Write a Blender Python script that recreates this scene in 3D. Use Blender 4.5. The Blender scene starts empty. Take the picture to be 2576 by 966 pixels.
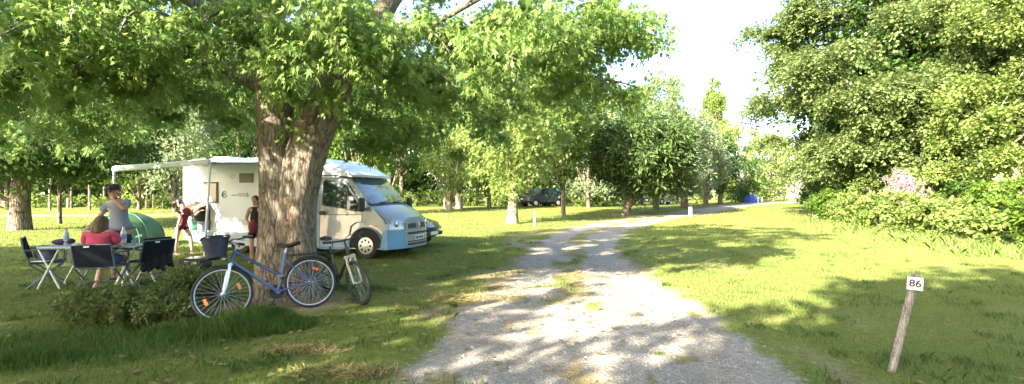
import bpy, math, random
import numpy as np
from mathutils import Vector, Matrix, Euler
random.seed(7)
PI = math.pi
C = bpy.context.scene.collection
SC = bpy.context.scene
F = 1214.7; CU = 1288.0; CV = 492.0; EYE = 1.58
# ------------------------------------------------------------------ numpy noise
def _hash(ix, iy, iz, s):
    h = (ix.astype(np.int64)*374761393 + iy.astype(np.int64)*668265263 + iz.astype(np.int64)*2147483647 + s*1274126177) & 0xffffffff
    h = ((h ^ (h >> 13))*1274126177) & 0xffffffff
    return ((h ^ (h >> 16)) & 0xffff)/65535.0
def vnoise(x, y, z=None, s=0):
    x = np.asarray(x, float); y = np.asarray(y, float)
    z = np.zeros_like(x) if z is None else np.asarray(z, float)
    ix, iy, iz = np.floor(x), np.floor(y), np.floor(z)
    fx, fy, fz = x-ix, y-iy, z-iz
    fx, fy, fz = [f*f*(3-2*f) for f in (fx, fy, fz)]
    r = 0
    for a in (0, 1):
        for b in (0, 1):
            for c in (0, 1):
                w = (fx if a else 1-fx)*(fy if b else 1-fy)*(fz if c else 1-fz)
                r = r + w*_hash(ix+a, iy+b, iz+c, s)
    return r
def fbm(x, y, z=None, s=0, o=4):
    r = 0; a = .5; t = 0
    for i in range(o):
        r = r + a*vnoise(np.asarray(x)*2**i, np.asarray(y)*2**i, None if z is None else np.asarray(z)*2**i, s+i*17)
        t += a; a *= .5
    return r/t
def ss(a, b, x):
    t = np.clip((np.asarray(x, float)-a)/(b-a), 0, 1); return t*t*(3-2*t)
# ------------------------------------------------------------------ terrain
def gz(x, y):
    x = np.asarray(x, float); y = np.asarray(y, float)
    z = .5*ss(20, 52, y)
    z = z + .25*ss(14, 30, x)*ss(10, 20, y)
    z = z + .03*(fbm(x*.35+7, y*.35, s=3)-.5)*ss(0, 3, np.abs(y)+.001)
    d2 = (x+3.35)**2+(y-7.2)**2
    z = z + .10*np.exp(-d2/.7)
    return z
def g1(x, y): return float(gz(x, y))
TR = np.array([(.4,-8,2.0),(.8,0,1.9),(.9,3,1.75),(.95,4.05,1.7),(1.0,5.4,1.7),(1.13,7.7,1.45),(1.55,11.4,1.25),(2.6,17.8,1.3),(4.4,23,1.4),(7.7,29,1.4),(13.4,36.5,1.4),(24,49,1.3),(40,63,1.3),(70,86,1.3)])
# densify the centre line (Catmull-Rom)
def crom(P, n):
    P = np.asarray(P, float); out = []
    for i in range(len(P)-1):
        p0 = P[max(i-1,0)]; p1 = P[i]; p2 = P[i+1]; p3 = P[min(i+2,len(P)-1)]
        for t in np.arange(n)/n:
            out.append(.5*((2*p1)+(-p0+p2)*t+(2*p0-5*p1+4*p2-p3)*t*t+(-p0+3*p1-3*p2+p3)*t**3))
    out.append(P[-1]); return np.array(out)
TRD = crom(TR, 10)
def track_d(x, y):
    """signed lateral distance (right +), half width"""
    x = np.asarray(x, float); y = np.asarray(y, float); sh = x.shape
    x = x.ravel(); y = y.ravel()
    best = np.full(x.shape, 1e9); sd = np.zeros_like(x); hw = np.ones_like(x)
    for i in range(len(TRD)-1):
        a = TRD[i]; b = TRD[i+1]; dx, dy = b[0]-a[0], b[1]-a[1]; L2 = dx*dx+dy*dy
        t = np.clip(((x-a[0])*dx+(y-a[1])*dy)/L2, 0, 1)
        px = a[0]+t*dx; py = a[1]+t*dy
        d = np.hypot(x-px, y-py); m = d < best
        best[m] = d[m]; s = np.sign((x-a[0])*dy-(y-a[1])*dx)
        sd[m] = (d*s)[m]; hw[m] = (a[2]+t*(b[2]-a[2]))[m]
    return sd.reshape(sh), hw.reshape(sh)
def gravel(x, y):
    d, hw = track_d(x, y)
    n = fbm(x*.9, y*.9, s=11); n2 = fbm(x*3.1, y*3.1, s=12)
    e = hw + (n-.5)*1.0 + (n2-.5)*.5 - np.abs(d)
    g = ss(-.34, .42, e)
    strip = ss(.55, .12, np.abs(d+.15+(n-.5)*.5))*ss(6.2, 9, y)*ss(60, 26, y)*ss(.22, .46, fbm(x*1.6, y*.9, s=21))
    g = g*(1-.85*strip)
    tuft = ss(.66, .74, fbm(x*1.7, y*1.7, s=33))
    g = g*(1-.8*tuft)
    # parallel side track at the far left
    yc = 33.5+.02*(x+25); e2 = 1.0+(n-.5)*.8-np.abs(y-yc)
    g = np.maximum(g, ss(0, .4, e2)*ss(-12, -18, x))
    return g
def ruts(x, y):
    d, hw = track_d(x, y); d = np.abs(d)
    return (-.035*np.exp(-((d-.75)/.28)**2)+.012*np.exp(-(d/.3)**2))*ss(40, 20, y)
def dryness(x, y):
    d, hw = track_d(x, y)
    a = .95*ss(2.6, .1, np.abs(d)-hw)*ss(.42, .68, fbm(x*.9, y*.9, s=41))*(d < 0)
    a = np.maximum(a, ss(.9, 0, np.abs(d)-hw)*ss(.3, .6, fbm(x*1.6, y*1.6, s=42))*.75)
    a = np.maximum(a, ss(.56, .72, fbm(x*.45, y*.45, s=43))*.4)
    d2 = np.hypot(x+3.25, y-7.0)
    a = np.maximum(a, ss(1.15, .55, d2))
    d3 = np.hypot((x+2.3)/1.2, (y-4.7)/.35)
    a = np.maximum(a, ss(1.2, .3, d3)*.3)
    return a
def W(u, v, Y): return Vector(((u-CU)/F*Y, Y, EYE-(v-CV)/F*Y))
def GP(u, v):
    Y = 1.58*F/(v-CV)
    for _ in range(12):
        Y = .5*Y+.5*(EYE-g1((u-CU)/F*Y, Y))*F/(v-CV)
    return Vector(((u-CU)/F*Y, Y, g1((u-CU)/F*Y, Y)))
# ------------------------------------------------------------------ objects
def tag(o, label=None, cat=None, group=None, kind=None):
    if label: o['label'] = label
    if cat: o['category'] = cat
    if group: o['group'] = group
    if kind: o['kind'] = kind
    return o
def empty(name, loc=(0,0,0), rz=0, label=None, cat=None, group=None):
    o = bpy.data.objects.new(name, None); C.objects.link(o)
    o.location = loc; o.rotation_euler = (0,0,rz); o.empty_display_size = .1
    return tag(o, label, cat, group)
def link(name, me, mat=None, parent=None, smooth=None):
    o = bpy.data.objects.new(name, me); C.objects.link(o)
    if mat is not None:
        for m in (mat if isinstance(mat, (list, tuple)) else [mat]): me.materials.append(m)
    if parent is not None: o.parent = parent
    if smooth is not None and len(me.polygons):
        me.polygons.foreach_set('use_smooth', [True]*len(me.polygons))
        if smooth < 180: me.set_sharp_from_angle(angle=math.radians(smooth))
    return o
def copy_tree(o, parent=None, loc=None, rz=None, scale=None, label=None):
    c = o.copy(); C.objects.link(c); c.parent = parent
    if loc is not None: c.location = loc
    if rz is not None: c.rotation_euler = (0,0,rz)
    if scale is not None: c.scale = scale
    if label: c['label'] = label
    for ch in list(o.children): copy_tree(ch, c)
    return c
class MB:
    def __init__(s): s.v = []; s.f = []; s.mi = []; s.m = 0
    def add(s, vs, fs, M=None):
        b = len(s.v)
        for p in vs:
            p = Vector(p)
            if M is not None: p = M @ p
            s.v.append(tuple(p))
        for f in fs: s.f.append(tuple(i+b for i in f)); s.mi.append(s.m)
        return s
    def box(s, c, size, R=None, bev=0):
        x, y, z = [a/2 for a in size]
        if bev > 0:
            b = min(bev, x*.9, y*.9, z*.9); vs = []; 
            # chamfered box: 24 verts
            idx = {}
            for sx in (-1,1):
                for sy in (-1,1):
                    for sz in (-1,1):
                        for k in range(3):
                            p = [sx*x, sy*y, sz*z]
                            for j in range(3):
                                if j != k: p[j] -= (sx,sy,sz)[j]*b
                            idx[(sx,sy,sz,k)] = len(vs); vs.append(p)
            fs = []
            def q(*k): fs.append([idx[i] for i in k])
            for a in (-1,1):
                q((a,-1,-1,0),(a,1,-1,0),(a,1,1,0),(a,-1,1,0))
                q((-1,a,-1,1),(1,a,-1,1),(1,a,1,1),(-1,a,1,1))
                q((-1,-1,a,2),(1,-1,a,2),(1,1,a,2),(-1,1,a,2))
                for b2 in (-1,1):
                    q((-1,a,b2,1),(1,a,b2,1),(1,a,b2,2),(-1,a,b2,2))
                    q((a,-1,b2,0),(a,1,b2,0),(a,1,b2,2),(a,-1,b2,2))
                    q((a,b2,-1,0),(a,b2,1,0),(a,b2,1,1),(a,b2,-1,1))
                    for c2 in (-1,1): q((a,b2,c2,0),(a,b2,c2,1),(a,b2,c2,2))
            # orient outward
            out = []
            V3 = [Vector(p) for p in vs]
            for f in fs:
                n = (V3[f[1]]-V3[f[0]]).cross(V3[f[2]]-V3[f[0]]); cc = sum((V3[i] for i in f), Vector())/len(f)
                out.append(f if n.dot(cc) > 0 else f[::-1])
            fs = out
        else:
            vs = [(-x,-y,-z),(x,-y,-z),(x,y,-z),(-x,y,-z),(-x,-y,z),(x,-y,z),(x,y,z),(-x,y,z)]
            fs = [(3,2,1,0),(4,5,6,7),(0,1,5,4),(1,2,6,5),(2,3,7,6),(3,0,4,7)]
        M = Matrix.Translation(Vector(c))
        if R is not None: M = M @ R.to_4x4()
        return s.add(vs, fs, M)
    def tube(s, pts, r, n=8, closed=False, cap=True):
        P = [Vector(p) for p in pts]; N = len(P)
        rr = list(r) if isinstance(r, (list, tuple, np.ndarray)) else [r]*N
        T = []
        for i in range(N):
            a = P[(i-1) % N] if (closed or i > 0) else P[i]; b = P[(i+1) % N] if (closed or i < N-1) else P[i]
            t = (b-a); T.append(t.normalized() if t.length > 1e-9 else Vector((0,0,1)))
        u = T[0].orthogonal().normalized(); vs = []; fs = []
        for i in range(N):
            u = (u-T[i]*u.dot(T[i])); u = u.normalized() if u.length > 1e-6 else T[i].orthogonal().normalized()
            w = T[i].cross(u)
            for k in range(n):
                a = 2*PI*k/n; vs.append(P[i]+(u*math.cos(a)+w*math.sin(a))*rr[i])
        for i in range(N if closed else N-1):
            j = (i+1) % N
            for k in range(n):
                k2 = (k+1) % n; fs.append((i*n+k, i*n+k2, j*n+k2, j*n+k))
        if cap and not closed:
            fs.append(tuple(range(n-1,-1,-1))); fs.append(tuple((N-1)*n+k for k in range(n)))
        return s.add(vs, fs)
    def cyl(s, a, b, r0, r1=None, n=12): return s.tube([a, b], [r0, r0 if r1 is None else r1], n)
    def ell(s, c, r, R=None, n=12, m=8):
        vs = [(0,0,-1)]; fs = []
        for i in range(1, m):
            a = -PI/2+PI*i/m
            for k in range(n): vs.append((math.cos(a)*math.cos(2*PI*k/n), math.cos(a)*math.sin(2*PI*k/n), math.sin(a)))
        vs.append((0,0,1)); top = len(vs)-1
        for k in range(n):
            fs.append((0, 1+(k+1) % n, 1+k)); fs.append((top, top-n+k, top-n+(k+1) % n))
        for i in range(m-2):
            for k in range(n):
                a = 1+i*n; b = a+n; fs.append((a+k, a+(k+1) % n, b+(k+1) % n, b+k))
        M = Matrix.Translation(Vector(c))
        if R is not None: M = M @ R.to_4x4()
        M = M @ Matrix.Diagonal((r[0], r[1], r[2], 1))
        return s.add(vs, fs, M)
    def lathe(s, prof, c=(0,0,0), n=16, axis='z', R=None):
        vs = []; fs = []; m = len(prof)
        for (r, z) in prof:
            for k in range(n):
                a = 2*PI*k/n; x, y = r*math.cos(a), r*math.sin(a)
                vs.append((x,y,z) if axis == 'z' else ((x,z,y) if axis == 'y' else (z,x,y)))
        for i in range(m-1):
            for k in range(n): fs.append((i*n+k, i*n+(k+1) % n, (i+1)*n+(k+1) % n, (i+1)*n+k))
        if prof[0][0] > 1e-6: fs.append(tuple(range(n-1,-1,-1)))
        if prof[-1][0] > 1e-6: fs.append(tuple((m-1)*n+k for k in range(n)))
        M = Matrix.Translation(Vector(c))
        if R is not None: M = M @ R.to_4x4()
        return s.add(vs, fs, M)
    def prism(s, poly, y0, y1, M=None):
        """poly in (x,z), extruded along y"""
        n = len(poly); vs = [(x, y0, z) for x, z in poly]+[(x, y1, z) for x, z in poly]
        fs = [tuple(range(n)), tuple(range(2*n-1, n-1, -1))]
        for i in range(n): j = (i+1) % n; fs.append((j, i, n+i, n+j))
        return s.add(vs, fs, M)
    def build(s, name, mat=None, parent=None, smooth=35, loc=None):
        me = bpy.data.meshes.new(name); me.from_pydata(s.v, [], s.f)
        o = link(name, me, mat, parent)
        if any(s.mi): me.polygons.foreach_set('material_index', s.mi)
        import bmesh
        bm = bmesh.new(); bm.from_mesh(me); bmesh.ops.recalc_face_normals(bm, faces=bm.faces); bm.to_mesh(me); bm.free()
        if smooth: 
            me.polygons.foreach_set('use_smooth', [True]*len(me.polygons))
            if smooth < 180: me.set_sharp_from_angle(angle=math.radians(smooth))
        if loc is not None: o.location = loc
        me.update(); return o
def npmesh(name, V, K):
    """V: (N*K,3) array, one K-gon each"""
    V = np.ascontiguousarray(V, np.float32); nv = len(V); nf = nv//K
    me = bpy.data.meshes.new(name)
    me.vertices.add(nv); me.vertices.foreach_set('co', V.ravel())
    me.loops.add(nv); me.loops.foreach_set('vertex_index', np.arange(nv, dtype=np.int32))
    me.polygons.add(nf); me.polygons.foreach_set('loop_start', np.arange(0, nv, K, dtype=np.int32))
    me.update(calc_edges=True)
    return me
def gridmesh(name, X, Y, Z, keep=None):
    ny, nx = X.shape
    V = np.stack([X, Y, Z], -1).reshape(-1, 3).astype(np.float32)
    i = np.arange(ny*nx).reshape(ny, nx)
    Q = np.stack([i[:-1,:-1], i[:-1,1:], i[1:,1:], i[1:,:-1]], -1).reshape(-1, 4)
    if keep is not None: Q = Q[keep.reshape(-1)]
    used, inv = np.unique(Q, return_inverse=True); V = V[used]; Q = inv.reshape(-1, 4)
    me = bpy.data.meshes.new(name)
    me.vertices.add(len(V)); me.vertices.foreach_set('co', V.ravel())
    me.loops.add(Q.size); me.loops.foreach_set('vertex_index', Q.ravel().astype(np.int32))
    me.polygons.add(len(Q)); me.polygons.foreach_set('loop_start', np.arange(0, Q.size, 4, dtype=np.int32))
    me.update(calc_edges=True)
    me.polygons.foreach_set('use_smooth', [True]*len(Q))
    return me, used
# ------------------------------------------------------------------ materials
def newmat(name):
    m = bpy.data.materials.new(name); m.use_nodes = True
    nt = m.node_tree; b = nt.nodes['Principled BSDF']; return m, nt, b
def N(nt, t, **kw):
    n = nt.nodes.new(t)
    for k, v in kw.items():
        if hasattr(n, k): setattr(n, k, v)
        else: n.inputs[k].default_value = v
    return n
def L(nt, a, b): nt.links.new(a, b)
def pm(name, col, rough=.5, metal=0, var=.0, scale=8, bump=0, bscale=40, coat=0, spec=.5, stretch=None, col2=None, alpha=None, trans=0, emis=None):
    m, nt, b = newmat(name)
    b.inputs['Base Color'].default_value = (*col, 1); b.inputs['Roughness'].default_value = rough
    b.inputs['Metallic'].default_value = metal; b.inputs['Specular IOR Level'].default_value = spec
    b.inputs['Coat Weight'].default_value = coat; b.inputs['Transmission Weight'].default_value = trans
    tc = N(nt, 'ShaderNodeTexCoord'); mp = N(nt, 'ShaderNodeMapping'); L(nt, tc.outputs['Object'], mp.inputs['Vector'])
    if stretch: mp.inputs['Scale'].default_value = stretch
    if var or col2:
        n = N(nt, 'ShaderNodeTexNoise'); n.inputs['Scale'].default_value = scale; n.inputs['Detail'].default_value = 5
        L(nt, mp.outputs[0], n.inputs['Vector'])
        mx = N(nt, 'ShaderNodeMix', data_type='RGBA')
        c2 = col2 if col2 else tuple(c*(1-var) for c in col)
        mx.inputs[6].default_value = (*(tuple(min(1, c*(1+var)) for c in col) if not col2 else col), 1); mx.inputs[7].default_value = (*c2, 1)
        r = N(nt, 'ShaderNodeMapRange'); r.inputs[1].default_value = .35; r.inputs[2].default_value = .65
        L(nt, n.outputs[0], r.inputs[0]); L(nt, r.outputs[0], mx.inputs[0]); L(nt, mx.outputs[2], b.inputs['Base Color'])
    if bump:
        n = N(nt, 'ShaderNodeTexNoise'); n.inputs['Scale'].default_value = bscale; n.inputs['Detail'].default_value = 6
        L(nt, mp.outputs[0], n.inputs['Vector'])
        bp = N(nt, 'ShaderNodeBump'); bp.inputs['Strength'].default_value = bump; bp.inputs['Distance'].default_value = .02
        L(nt, n.outputs[0], bp.inputs['Height']); L(nt, bp.outputs[0], b.inputs['Normal'])
    return m
def leafmat(name, a, b_, c=None, tr=.45, pscale=.6, rough=.45):
    """leaf colour varies leaf by leaf and bough by bough; light passes through"""
    m, nt, b = newmat(name); out = nt.nodes['Material Output']
    g = N(nt, 'ShaderNodeNewGeometry'); mx = N(nt, 'ShaderNodeMix', data_type='RGBA')
    mx.inputs[6].default_value = (*a, 1); mx.inputs[7].default_value = (*b_, 1)
    L(nt, g.outputs['Random Per Island'], mx.inputs[0])
    n = N(nt, 'ShaderNodeTexNoise'); n.inputs['Scale'].default_value = pscale; n.inputs['Detail'].default_value = 3
    tc = N(nt, 'ShaderNodeTexCoord'); L(nt, tc.outputs['Object'], n.inputs['Vector'])
    r = N(nt, 'ShaderNodeMapRange'); r.inputs[1].default_value = .42; r.inputs[2].default_value = .62; L(nt, n.outputs[0], r.inputs[0])
    mx2 = N(nt, 'ShaderNodeMix', data_type='RGBA'); L(nt, r.outputs[0], mx2.inputs[0]); L(nt, mx.outputs[2], mx2.inputs[6])
    c = c or tuple(q*.75 for q in a); mx2.inputs[7].default_value = (*c, 1)
    L(nt, mx2.outputs[2], b.inputs['Base Color']); b.inputs['Roughness'].default_value = rough; b.inputs['Specular IOR Level'].default_value = .18
    t = N(nt, 'ShaderNodeBsdfTranslucent')
    hs = N(nt, 'ShaderNodeHueSaturation'); hs.inputs['Hue'].default_value = .495; hs.inputs['Saturation'].default_value = 1.0; hs.inputs['Value'].default_value = 1.5
    L(nt, mx2.outputs[2], hs.inputs['Color']); L(nt, hs.outputs[0], t.inputs['Color'])
    ms = N(nt, 'ShaderNodeMixShader'); ms.inputs[0].default_value = tr
    L(nt, b.outputs[0], ms.inputs[1]); L(nt, t.outputs[0], ms.inputs[2]); L(nt, ms.outputs[0], out.inputs['Surface'])
    return m
def barkmat(name, a, b_, sc=5, st=(1,1,.22), bump=.8, dist=.04):
    m, nt, b = newmat(name); b.inputs['Roughness'].default_value = .9; b.inputs['Specular IOR Level'].default_value = .15
    tc = N(nt, 'ShaderNodeTexCoord'); mp = N(nt, 'ShaderNodeMapping'); mp.inputs['Scale'].default_value = st
    L(nt, tc.outputs['Object'], mp.inputs['Vector'])
    n = N(nt, 'ShaderNodeTexNoise'); n.inputs['Scale'].default_value = sc; n.inputs['Detail'].default_value = 8; n.inputs['Roughness'].default_value = .65
    n.inputs['Distortion'].default_value = .4
    L(nt, mp.outputs[0], n.inputs['Vector'])
    v = N(nt, 'ShaderNodeTexVoronoi', feature='DISTANCE_TO_EDGE'); v.inputs['Scale'].default_value = sc*2.2
    mp2 = N(nt, 'ShaderNodeMapping'); mp2.inputs['Scale'].default_value = (st[0], st[1], st[2]*.7); L(nt, tc.outputs['Object'], mp2.inputs['Vector'])
    n3 = N(nt, 'ShaderNodeVectorMath', operation='ADD'); L(nt, mp2.outputs[0], n3.inputs[0])
    nn = N(nt, 'ShaderNodeVectorMath', operation='SCALE'); nn.inputs['Scale'].default_value = .15; L(nt, n.outputs[1], nn.inputs[0]); L(nt, nn.outputs[0], n3.inputs[1])
    L(nt, n3.outputs[0], v.inputs['Vector'])
    rv = N(nt, 'ShaderNodeMapRange'); rv.inputs[2].default_value = .22; L(nt, v.outputs['Distance'], rv.inputs[0])
    ad = N(nt, 'ShaderNodeMath', operation='MULTIPLY_ADD'); ad.inputs[1].default_value = .45; L(nt, rv.outputs[0], ad.inputs[0])
    ml = N(nt, 'ShaderNodeMath', operation='MULTIPLY'); ml.inputs[1].default_value = .8; L(nt, n.outputs[0], ml.inputs[0]); L(nt, ml.outputs[0], ad.inputs[2])
    cr = N(nt, 'ShaderNodeValToRGB'); e = cr.color_ramp.elements
    e[0].position = .3; e[0].color = (*[q*.3 for q in b_], 1); e[1].position = .8; e[1].color = (*a, 1)
    x = cr.color_ramp.elements.new(.55); x.color = (*b_, 1)
    L(nt, ad.outputs[0], cr.inputs[0]); L(nt, cr.outputs[0], b.inputs['Base Color'])
    bp = N(nt, 'ShaderNodeBump'); bp.inputs['Strength'].default_value = bump; bp.inputs['Distance'].default_value = dist
    L(nt, ad.outputs[0], bp.inputs['Height']); L(nt, bp.outputs[0], b.inputs['Normal'])
    return m
# ================================================================== TERRAIN
def ground_material():
    m, nt, b = newmat('ground'); b.inputs['Roughness'].default_value = .95; b.inputs['Specular IOR Level'].default_value = .1
    tc = N(nt, 'ShaderNodeTexCoord'); P = tc.outputs['Object']
    def noise(sc, det=5, st=None, rough=.5):
        n = N(nt, 'ShaderNodeTexNoise'); n.inputs['Scale'].default_value = sc; n.inputs['Detail'].default_value = det; n.inputs['Roughness'].default_value = rough
        if st:
            mp = N(nt, 'ShaderNodeMapping'); mp.inputs['Scale'].default_value = st; L(nt, P, mp.inputs[0]); L(nt, mp.outputs[0], n.inputs['Vector'])
        else: L(nt, P, n.inputs['Vector'])
        return n.outputs[0]
    def rng(s, a, b_, lo=0, hi=1):
        r = N(nt, 'ShaderNodeMapRange'); r.inputs[1].default_value = a; r.inputs[2].default_value = b_; r.inputs[3].default_value = lo; r.inputs[4].default_value = hi
        L(nt, s, r.inputs[0]); return r.outputs[0]
    def mix(f, a, b_):
        x = N(nt, 'ShaderNodeMix', data_type='RGBA')
        L(nt, f, x.inputs[0])
        for i, q in ((6, a), (7, b_)):
            if isinstance(q, tuple): x.inputs[i].default_value = (*q, 1)
            else: L(nt, q, x.inputs[i])
        return x.outputs[2]
    def math_(op, a, b_):
        x = N(nt, 'ShaderNodeMath', operation=op)
        for i, q in ((0, a), (1, b_)):
            if isinstance(q, (int, float)): x.inputs[i].default_value = q
            else: L(nt, q, x.inputs[i])
        return x.outputs[0]
    g1_ = mix(rng(noise(.5, 4), .4, .62), (.14, .175, .038), (.19, .21, .055))
    g2_ = mix(rng(noise(9, 6, rough=.7), .38, .65), g1_, (.08, .115, .02))
    grass = mix(rng(noise(55, 3), .5, .75), g2_, (.20, .23, .055))
    grass = mix(rng(noise(.13, 3), .52, .68), grass, (.16, .17, .04))
    dry = mix(rng(noise(14, 6, rough=.7), .35, .65), (.27, .21, .115), (.13, .10, .05))
    dry = mix(rng(noise(70, 3), .45, .7), dry, (.34, .28, .17))
    vor = N(nt, 'ShaderNodeTexVoronoi'); vor.inputs['Scale'].default_value = 42; L(nt, P, vor.inputs['Vector'])
    sep = N(nt, 'ShaderNodeSeparateColor'); L(nt, vor.outputs['Color'], sep.inputs[0])
    gr = mix(sep.outputs[0], (.15,.13,.105), (.32,.285,.235))
    gr = mix(rng(noise(120, 4), .4, .7), gr, (.38,.345,.30))
    gr = mix(rng(noise(1.3, 6, rough=.65), .5, .7), gr, (.22,.19,.15))
    gr = mix(rng(noise(5, 5, rough=.7), .6, .72), gr, (.15,.125,.09))
    at = N(nt, 'ShaderNodeAttribute', attribute_name='gravel').outputs['Fac']
    ad = N(nt, 'ShaderNodeAttribute', attribute_name='dry').outputs['Fac']
    nd = math_('ADD', ad, math_('MULTIPLY', math_('SUBTRACT', noise(16, 6, rough=.75), .5), .9))
    ng = math_('ADD', at, math_('MULTIPLY', math_('SUBTRACT', noise(22, 7, rough=.8), .5), 2.0))
    fd = math_('MULTIPLY', rng(nd, .3, .75), rng(ad, .02, .2))
    col = mix(fd, grass, dry)
    col = mix(math_('MULTIPLY', rng(ng, .35, .65), rng(at, .02, .25)), col, gr)
    L(nt, col, b.inputs['Base Color'])
    h = math_('ADD', math_('MULTIPLY', noise(45, 6, rough=.7), 1.0), math_('MULTIPLY', vor.outputs['Distance'], .6))
    h = math_('ADD', h, math_('MULTIPLY', noise(7, 5), 1.4))
    bp = N(nt, 'ShaderNodeBump'); bp.inputs['Strength'].default_value = .75; bp.inputs['Distance'].default_value = .035
    L(nt, h, bp.inputs['Height']); L(nt, bp.outputs[0], b.inputs['Normal'])
    return m
GM = ground_material()
def attrs(me, X, Y):
    for nm, f in (('gravel', gravel), ('dry', dryness)):
        a = me.attributes.new(nm, 'FLOAT', 'POINT'); a.data.foreach_set('value', f(X, Y).astype(np.float32))
def axis(segs):
    out = []
    for a, b, d in segs: out.append(np.arange(a, b, d))
    out.append([segs[-1][1]]); return np.concatenate(out)
gx = axis([(-420,-120,30), (-120,-40,5), (-40,-12,.5), (-12,9,.1), (9,30,.3), (30,80,2), (80,420,30)])
gy = axis([(-90,-10,5), (-10,2,.5), (2,13,.09), (13,40,.25), (40,70,.7), (70,120,4), (120,600,40)])
X, Y = np.meshgrid(gx, gy); Z = gz(X, Y)+ruts(X, Y)
me, used = gridmesh('lawn', X, Y, Z)
attrs(me, X.ravel()[used], Y.ravel()[used])
o = link('ground', me, GM); tag(o, kind='structure')
# the gravel track: a sheet of its own following the ground just above it
tx = axis([(-3,6,.1), (6,42,.25)]); ty = axis([(-9,2,.4), (2,13,.09), (13,64,.25)])
X, Y = np.meshgrid(tx, ty); Gv = gravel(X, Y)*(X > -8); d, hw = track_d(X, Y)
cell = (Gv[:-1,:-1]+Gv[1:,1:]+Gv[:-1,1:]+Gv[1:,:-1])/4 > .06
me, used = gridmesh('track', X, Y, gz(X, Y)+ruts(X, Y)+.005, cell)
attrs(me, X.ravel()[used], Y.ravel()[used])
o = link('gravel_track', me, GM); tag(o, kind='structure')
# a second gravel path far off on the left
X, Y = np.meshgrid(axis([(-60,-12,.5)]), axis([(31,36,.2)])); Gv = gravel(X, Y)
cell = (Gv[:-1,:-1]+Gv[1:,1:]+Gv[:-1,1:]+Gv[1:,:-1])/4 > .25
me, used = gridmesh('far_track', X, Y, gz(X, Y)+.01, cell); attrs(me, X.ravel()[used], Y.ravel()[used])
o = link('far_gravel_path', me, GM); tag(o, kind='structure')

# ------------------------------------------------------------------ grass blades
rg = np.random.default_rng(5)
def blades(x, y, h, w, lean=.5, seg=1):
    n = len(x); z = gz(x, y)-.008
    a = rg.uniform(0, 2*PI, n); l = rg.uniform(.1, 1, n)*lean*h; b = rg.uniform(0, 2*PI, n)
    sx, sy = np.cos(a)*w/2, np.sin(a)*w/2; lx, ly = np.cos(b)*l, np.sin(b)*l
    if seg == 1:
        V = np.empty((n, 3, 3)); 
        V[:,0] = np.stack([x-sx, y-sy, z], -1); V[:,1] = np.stack([x+sx, y+sy, z], -1); V[:,2] = np.stack([x+lx, y+ly, z+h], -1)
        return V.reshape(-1, 3), 3
    V = np.empty((n, 5, 3)); m = .55
    V[:,0] = np.stack([x-sx, y-sy, z], -1); V[:,1] = np.stack([x+sx, y+sy, z], -1)
    V[:,2] = np.stack([x+sx*.8+lx*.3, y+sy*.8+ly*.3, z+h*m], -1); V[:,4] = np.stack([x-sx*.8+lx*.3, y-sy*.8+ly*.3, z+h*m], -1)
    V[:,3] = np.stack([x+lx, y+ly, z+h*.95], -1)
    return V.reshape(-1, 3), 5
def inview(x, y, m=1.0): return (np.abs(x) < 1.07*y+m) & (y > 3.2)
def field(n, y0, y1, hmin, hmax, w0):
    # density falls with distance
    y = y0+(y1-y0)*rg.random(n); x = rg.uniform(-1.08, 1.08, n)*y
    x = x+rg.normal(0, .3, n)
    G = gravel(x, y); D = dryness(x, y)
    patch = fbm(x*.7, y*.7, s=51); tuft = fbm(x*4, y*4, s=52)
    k = rg.random(n) < (1-G)**2*(1-.75*D)*(.35+.9*tuft) + .025*(G > .3)*(tuft > .55)
    x, y, D, patch, tuft = x[k], y[k], D[k], patch[k], tuft[k]
    h = (hmin+(hmax-hmin)*rg.random(len(x)))*(.6+.8*tuft)*(1-.4*D)*(.8+.5*patch); w = w0*(.7+.6*rg.random(len(x)))
    return x, y, h, w, D
GR = leafmat('grass_blade', (.13,.17,.042), (.20,.23,.068), (.165,.195,.055), tr=.35, pscale=.5, rough=.55)
DRY = leafmat('dry_grass', (.34,.28,.12), (.22,.17,.07), (.27,.22,.09), tr=.25, pscale=.8, rough=.8)
vs = []; vd = []
for (n, y0, y1, a, b, w) in ((190000, 3.3, 7, .02, .055, .006), (200000, 7, 12, .025, .06, .009), (150000, 12, 22, .03, .07, .018), (80000, 22, 42, .04, .09, .04)):
    x, y, h, w_, D = field(n, y0, y1, a, b, w)
    d = rg.random(len(x)) < .04+.75*D
    vs.append(blades(x[~d], y[~d], h[~d], w_[~d])[0]); vd.append(blades(x[d], y[d], h[d]*.7, w_[d], 1.2)[0])
o = link('grass', npmesh('grass', np.concatenate(vs), 3), GR); tag(o, 'short mown green grass covering the camping field', 'grass', kind='stuff')
o = link('dry_grass', npmesh('dry_grass', np.concatenate(vd), 3), DRY); tag(o, 'straw coloured dry grass scattered along the gravel edge', 'dry grass', kind='stuff')
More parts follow.
